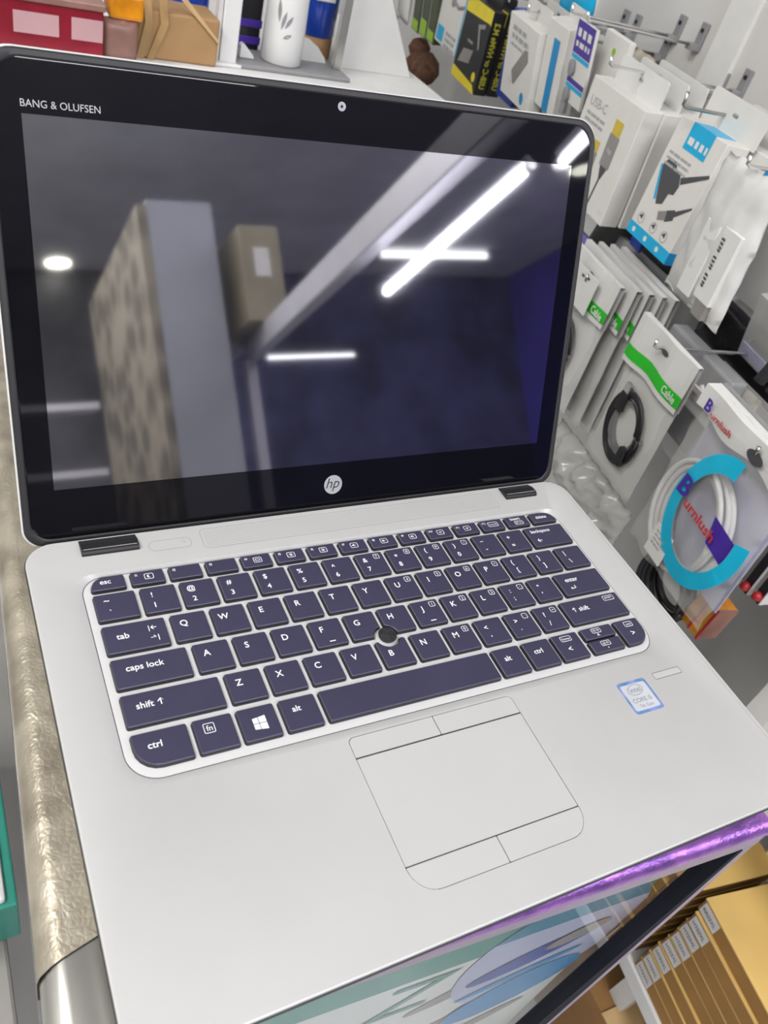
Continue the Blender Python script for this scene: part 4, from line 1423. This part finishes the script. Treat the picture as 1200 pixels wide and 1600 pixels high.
def CN(u, v, z):
    return (u * math.cos(CA) - v * math.sin(CA), u * math.sin(CA) + v * math.cos(CA), z)


r = thing('printed_carton', 'white printed carton with a teal top band inside the counter glass', 'box', CN(-20, -169, -391), -3.1)
MB().box(-138, 146, 0, 60, 0, 326).build('box_body', 'card_white', r, bevel=1)
ZB = 391
a = MB(); flat(a, rect(-138, 146, ZB - 112, ZB - 66)); a.build('teal_band', 'teal', r)
a = MB(); flat(a, ellipse(102, ZB - 138, 56, 72, 0, 36), -.5); a.build('lavender_disc', 'lavender', r)
a = MB(); flat(a, [(p, q) for p, q in ellipse(102, ZB - 138, 56, 72, 0, 48) if q > ZB - 110], -.7); a.build('teal_blue_print', 'teal_blue', r)
a = MB(); flat(a, ellipse(96, ZB - 144, 42, 12, 22, 28), -.9); a.build('blue_ellipse', 'deep_blue', r)
a = MB(); flat(a, ellipse(104, ZB - 205, 46, 26, 30, 28), -.9); flat(a, ellipse(96, ZB - 172, 40, 5, 18, 20), -.9); a.build('blue_patch', 'blue', r)
a = MB(); flat(a, ellipse(118, ZB - 132, 20, 9, 22, 20), -1.1); flat(a, ellipse(66, ZB - 156, 46, 9, 26, 24), -.4); flat(a, ellipse(60, ZB - 226, 64, 10, 30, 24), -.4); flat(a, ellipse(90, ZB - 262, 44, 8, 30, 24), -.4); a.build('brown_streak', 'dull_print', r)
a = MB(); put_text(a, 'Z', 18, ZB - 140, 62, -.5, plane='xz', shear=.25); a.build('faint_lettering', 'teal', r)
r = thing('kraft_carton', 'brown carton wrapped in film beside the printed carton in the counter', 'box', CN(129.5, -160, -391), -3.1)
MB().box(0, 10, 0, 560, 0, 340).build('box_body', 'kraft', r, bevel=1)
MB().box(-1, 0, -3, 110, 0, 334).build('film_wrap', 'poly_clear', r)

# teal carton down on the customer side of the counter
r = thing('teal_carton', 'teal carton with a white lid panel on the floor left of the counter', 'box', (-172, 40, -938))
MB().box(-240, 1, 10, 460, 470, 530).build('box_body', 'teal', r, bevel=2)
MB().box(-240, -7, 14, 460, 528, 536).build('lid_panel', 'white', r, bevel=3)
r['label'] = 'teal carton with a white lid panel on the grey bench left of the counter'
r = thing('grey_bench', 'low grey bench left of the counter under the teal carton', 'bench', (-172, 40, -938))
MB().box(-260, -10, -60, 470, 452, 469).build('bench_top', 'connector_grey', r, bevel=3)
for bx in (-250, -30):
    for by in (-40, 440):
        MB().box(bx - 12, bx + 8, by, by + 20, 0, 453).build('leg', 'grey', r)
r = thing('dark_mat', 'dark grey rubber mat on the floor left of the counter', 'mat', (-420, -200, -940))
MB().box(-240, 228, -900, 240, 0, 6).build('mat_body', 'grey', r, bevel=2)

# ------------------------------------------------------------------ white table behind the laptop and what stands on it
TBL = thing('white_table', 'white table behind the display counter', 'table', (150, 1190, -940))
MB().box(-520, 355, -430, 380, 880, 921).build('table_top', 'white', TBL, bevel=2)
for x in (-490, 325):
    for y in (-390, 350):
        MB().box(x - 20, x + 20, y - 20, y + 20, 0, 882).build('leg', 'white', TBL)
TZ = -18.8
r = thing('red_gift_box', 'crimson gift box with two pale windows behind the lid', 'box', (-20, 802, TZ))
MB().box(-62, 52, 0, 90, 0, 52).build('box_body', 'crimson', r, bevel=1.5)
a = MB(); a.box(-41, 5, -1.2, 0, 19, 40); a.build('window', 'pink_film', r)
a = MB(); a.box(18, 51, -1.2, 0, 19, 41); a.build('window', 'pink_film', r)
MB().box(-64, 54, -4, 92, 50, 58).build('lid', 'pinkbrown_bag', r, bevel=2)
r = thing('brown_pouch', 'pinkish brown film pouch between the red box and the kraft bag', 'pouch', (52, 814, TZ))
pillow(MB(), 40, 44, 22, 10, 10, seed=91, wr=2).build('pouch_film', 'pinkbrown_bag', r, smooth=True)
r = thing('amber_block', 'amber orange packet lying on top of the brown pouch', 'packet', (58, 818, TZ + 43))
MB().box(-19, 19, -10, 24, 0, 26).build('packet_body', 'amber', r, bevel=4)
r = thing('kraft_bag', 'brown kraft paper bag with folded straps behind the lid', 'bag', (122, 834, TZ))
MB().box(-46, 52, 0, 60, 0, 52).build('bag_body', 'kraft', r, bevel=3)
for x0, x1, b in ((-46, -30, 8), (-34, -18, 14)):
    MB().loft([[(x0, -2, 0), (x0 + 8, -2, 0), (x0 + 8, 0, 0), (x0, 0, 0)], [(x0 + b, -4, 40), (x0 + b + 9, -4, 40), (x0 + b + 9, -1, 40), (x0 + b, -1, 40)], [(x0 + b - 6, -2, 82), (x0 + b + 3, -2, 82), (x0 + b + 3, 1, 82), (x0 + b - 6, 1, 82)]]).build('strap', 'kraft_bag', r)
MB().loft([[(-24, -3, 90), (52, -3, 26), (52, -2, 30), (-20, -2, 96)], [(-24, 0, 90), (52, 0, 26), (52, 0, 30), (-20, 0, 96)]]).build('fold', 'kraft_light', r)
r = thing('blue_jar', 'glossy blue jar behind the kraft bag', 'jar', (160, 932, TZ))
MB().lathe([(20, 0), (26, 3), (27, 12), (27, 70), (22, 84), (16, 88), (16, 96), (5, 97)], 32).build('jar_body', 'jar_blue', r, smooth=True)
r = thing('arch_ring', 'white bent band with a black inside in front of the kraft bag', 'band', (168, 858, TZ))
p = [(-32, 0, -1), (-22, 0, 10), (-8, 0, 21), (4, 0, 25), (14, 0, 20), (22, 0, 8), (28, 0, -1)]
MB().loft([[(x * s, y0, max(-.3, z * s)) for x, _, z in p] for s, y0 in ((1.0, 0), (1.0, 8))], False, False, closed=False).build('band_back', 'black', r)
MB().tube([(x, 0, max(0, z)) for x, _, z in p], 3.0, 8).build('band', 'white_gloss', r, smooth=True)
MB().prism_xz([(x * .93, max(0, z * .93)) for x, _, z in p], 2, 6).build('inside', 'black', r)
r = thing('stand_post', 'white square post of a display stand behind the lid', 'stand', (193, 856, TZ))
MB().box(-11, 11, -6, 6, 0, 130).build('post', 'white_gloss', r, bevel=1.5)
MB().box(-30, 16, -14, 10, 0, 4).build('foot', 'white_gloss', r, bevel=1)
MB().box(-17, -12, -4, 8, 0, 130).build('post_edge', 'label_paper', r)
r = thing('dark_case', 'dark phone case with violet bands between the post and the bottle', 'case', (238, 912, TZ))
MB().box(-16, 16, 0, 12, 0, 74).build('case_body', 'black_gloss', r, bevel=3)
for z in (12, 32):
    MB().box(-16.5, 16.5, -1, 13, z, z + 9).build('violet_band', 'purple', r, bevel=.5)
r = thing('white_wedge', 'small white wedge on the dark tray beside the post', 'wedge', (222, 868, TZ + 6))
MB().prism_xz([(-8, 0), (12, 0), (10, 4), (-4, 17), (-8, 15)], 0, 10).build('wedge_body', 'white_gloss', r, bevel=1)
r = thing('dark_tray', 'charcoal flat tray on the white table', 'tray', (282, 877, TZ))
MB().box(-78, 80, -34, 40, 0, 5.5).build('tray_plate', 'grey', r, bevel=1.5)
r = thing('white_bottle', 'white bottle with dark leaf print standing on the charcoal tray', 'bottle', (273, 878, TZ + 5.6))
MB().lathe([(25, 0), (27, 2), (26.6, 40), (25, 110), (22, 132), (14, 140), (14, 152), (3, 153)], 36).build('bottle_body', 'white_gloss', r, smooth=True)
lf = MB()
for (a0, z0, ln, tl) in ((-2.12, 42, 22, 0.2), (-1.95, 44, 18, 0.5), (-2.25, 50, 26, -.1), (-1.98, 33, 12, 1.1)):
    pts = []
    for k in range(9):
        q = k / 8
        hw = 2.3 * math.sin(math.pi * q)
        pts.append((q, hw))
    up = [(a0 + (q * ln * math.sin(tl) + hw * math.cos(tl)) / 26.6, z0 + q * ln * math.cos(tl) - hw * math.sin(tl)) for q, hw in pts]
    dn = [(a0 + (q * ln * math.sin(tl) - hw * math.cos(tl)) / 26.6, z0 + q * ln * math.cos(tl) + hw * math.sin(tl)) for q, hw in reversed(pts[1:-1])]
    lf.add([(26.9 * math.cos(t_), 26.9 * math.sin(t_), z_) for t_, z_ in up + dn], [tuple(range(len(up + dn)))])
lf.build('leaf_print', 'grey', r)
r = thing('blue_canister', 'blue canister with a brown cardboard base behind the bottle', 'canister', (348, 957, TZ))
MB().lathe([(26, 0), (27, 2), (27, 26), (26, 27)], 32).build('base', 'kraft', r, smooth=True)
MB().lathe([(26, 26.5), (28, 29), (28, 120), (20, 128)], 32).build('canister_body', 'jar_blue', r, smooth=True)
MB().box(-16, 12, -29.2, -27, 72, 96).build('white_label', 'white', r, bevel=1)
r = thing('white_dome', 'white curved sheet leaning beside the bottle', 'sheet', (322, 898, TZ))
MB().prism_xz([(-20, 0), (28, 0), (22, 12), (10, 24), (-4, 32), (-20, 36)], 0, 2).build('sheet', 'white', r)
r = thing('acrylic_strip', 'grey edged upright acrylic strip at the end of the tray', 'strip', (354, 879, TZ + 5.6))
MB().box(-5.5, 5.5, -6, 6, 0, 150).build('strip_body', 'alu', r, bevel=1)
r = thing('white_board', 'white upright board right of the acrylic strip', 'board', (400, 907, TZ))
MB().loft([[(-36, 0, 0), (88, 0, 0), (88, 6, 0), (-36, 6, 0)], [(-36, 0, 130), (10, 0, 130), (10, 6, 130), (-36, 6, 130)]]).build('board_sheet', 'white', r, bevel=.6)

# ------------------------------------------------------------------ the shop in front (seen mirrored in the screen) and unseen lamps
for i, (x, y, s, p, c) in enumerate(PANELS):  # unseen panels, some added only to brighten wall and ceiling
    r = thing('ceiling_lamp', ['square ceiling lamp left of the laptop', 'square ceiling lamp left of the white table', 'square ceiling lamp above the partition frame', 'square ceiling lamp in the right front of the shop', 'square ceiling lamp in the left front of the shop'][i], 'lamp', (x, y, CEIL - 20), group='square ceiling lamps')
    h_ = s / 2
    MB().box(-h_ - 20, h_ + 20, -h_ - 20, h_ + 20, 4, 20).build('lamp_frame', 'white', r)
    MB().box(-h_, h_, -h_, h_, 0, 4).build('diffuser', 'lamp_panel', r)


def tube_lamp(p, q, label, m, rad=11):
    r = thing('tube_lamp', label, 'lamp', p, group='LED tube lamps')
    d = Vector(q) - Vector(p)
    MB().tube([(0, 0, 0), tuple(d * .5), tuple(d)], rad, 12).build('tube', m, r, smooth=True)
    MB().tube([(0, 0, rad * 1.9), tuple(d + Vector((0, 0, rad * 1.9)))], rad * .9, 6).build('batten', 'rail_paint', r)
    for e in (Vector((0, 0, 0)), d):
        MB().tube([tuple(e - d.normalized() * 8), tuple(e + d.normalized() * 8)], rad * 1.15, 12).build('end_cap', 'white', r)
    return r


tube_lamp((775, -1225, 510), (695, -575, 510), 'bright LED tube under the partition rail', 'lamp_tube', 7)
tube_lamp((747, -560, 512), (716, -440, 512), 'short LED tube at the near end of the partition rail', 'lamp_tube', 9)
tube_lamp((2361, -4034, 1630), (3167, -4006, 1630), 'LED tube on the ceiling at the far end of the shop', 'lamp_tube_dim', 22)
tube_lamp((1700, -4480, 1105), (2330, -4480, 1105), 'LED tube above the far dark shelves', 'lamp_tube_dim', 12)
tube_lamp((-1300, -1500, 1632), (-150, -1500, 1632), 'LED tube on the ceiling left of the partition frame', 'lamp_tube_far', 18)  # added outside the mirrored view to brighten the ceiling
tube_lamp((-1400, -3200, 1632), (-150, -3200, 1632), 'LED tube on the ceiling left of the stone clad pillar', 'lamp_tube_far', 18)  # also added out of view, for its glow on the ceiling
for k, (x, y, lab) in enumerate([(509, -4364, 'round ceiling spot near the far wall'), (2938, -2781, 'round ceiling spot over the right of the shop')]):
    r = thing('ceiling_spot', lab, 'lamp', (x, y, CEIL - 10), group='round ceiling spots')
    MB().lathe([(66, 0), (80, 2), (80, 10)], 28).build('spot_ring', 'white', r)
    MB().lathe([(64, -6), (66, 1)], 28).build('spot_lens', 'lamp_spot', r)
r = thing('partition_frame', 'pale metal partition rail with a corner post in front of the display wall', 'partition', (0, 0, 0))
MB().loft([[(760, -2191, 575), (800, -2191, 575), (800, -2191, 645), (760, -2191, 645)], [(642, -500, 575), (690, -500, 575), (690, -500, 645), (642, -500, 645)]]).build('rail', 'rail_paint', r, bevel=4)
MB().box(742, 780, -2200, -2160, -940, 575).build('post', 'rail_paint', r, bevel=3)
MB().box(742, 775, -2980, -2200, 620, 665).build('rail', 'rail_paint', r, bevel=4)
r = thing('brown_carton', 'brown cardboard carton with a white label on the partition rail', 'box', (700, -2010, 646))
MB().box(0, 130, -230, 60, 0, 300).build('box_body', 'carton_grey', r, bevel=4)
MB().box(40, 90, 60, 62, 140, 230).build('white_label', 'label_paper', r)
r = thing('poster_board', 'white board with a blue patch hanging beyond the partition', 'poster', (660, -3040, 640))
MB().box(-60, 200, -10, 0, 0, 620).build('board', 'wall_paint', r)
MB().box(-20, 140, 0, 2, 330, 560).build('blue_patch', 'deep_blue', r)
MB().box(140, 160, 0, 2, 200, 620).build('yellow_edge', 'yellow_dim', r)
o = MB().box(412, 440, -3000, -2000, -940, 1015).build('wall_pillar', 'stone', None); o['kind'] = 'structure'
o = MB().box(441, 640, -3000, -2000, -940, 1030).build('wall_column', 'column_paint', None); o['kind'] = 'structure'
for k, (z, lab) in enumerate([(600, 'upper long shelf on the far dark wall'), (330, 'lower long shelf on the far dark wall')]):
    sh = MB().box(-1800, 400, -3120, -3000, z - 14, z + 14).build('far_shelf', 'rail_paint', None)
    tag(sh, lab, 'shelf')
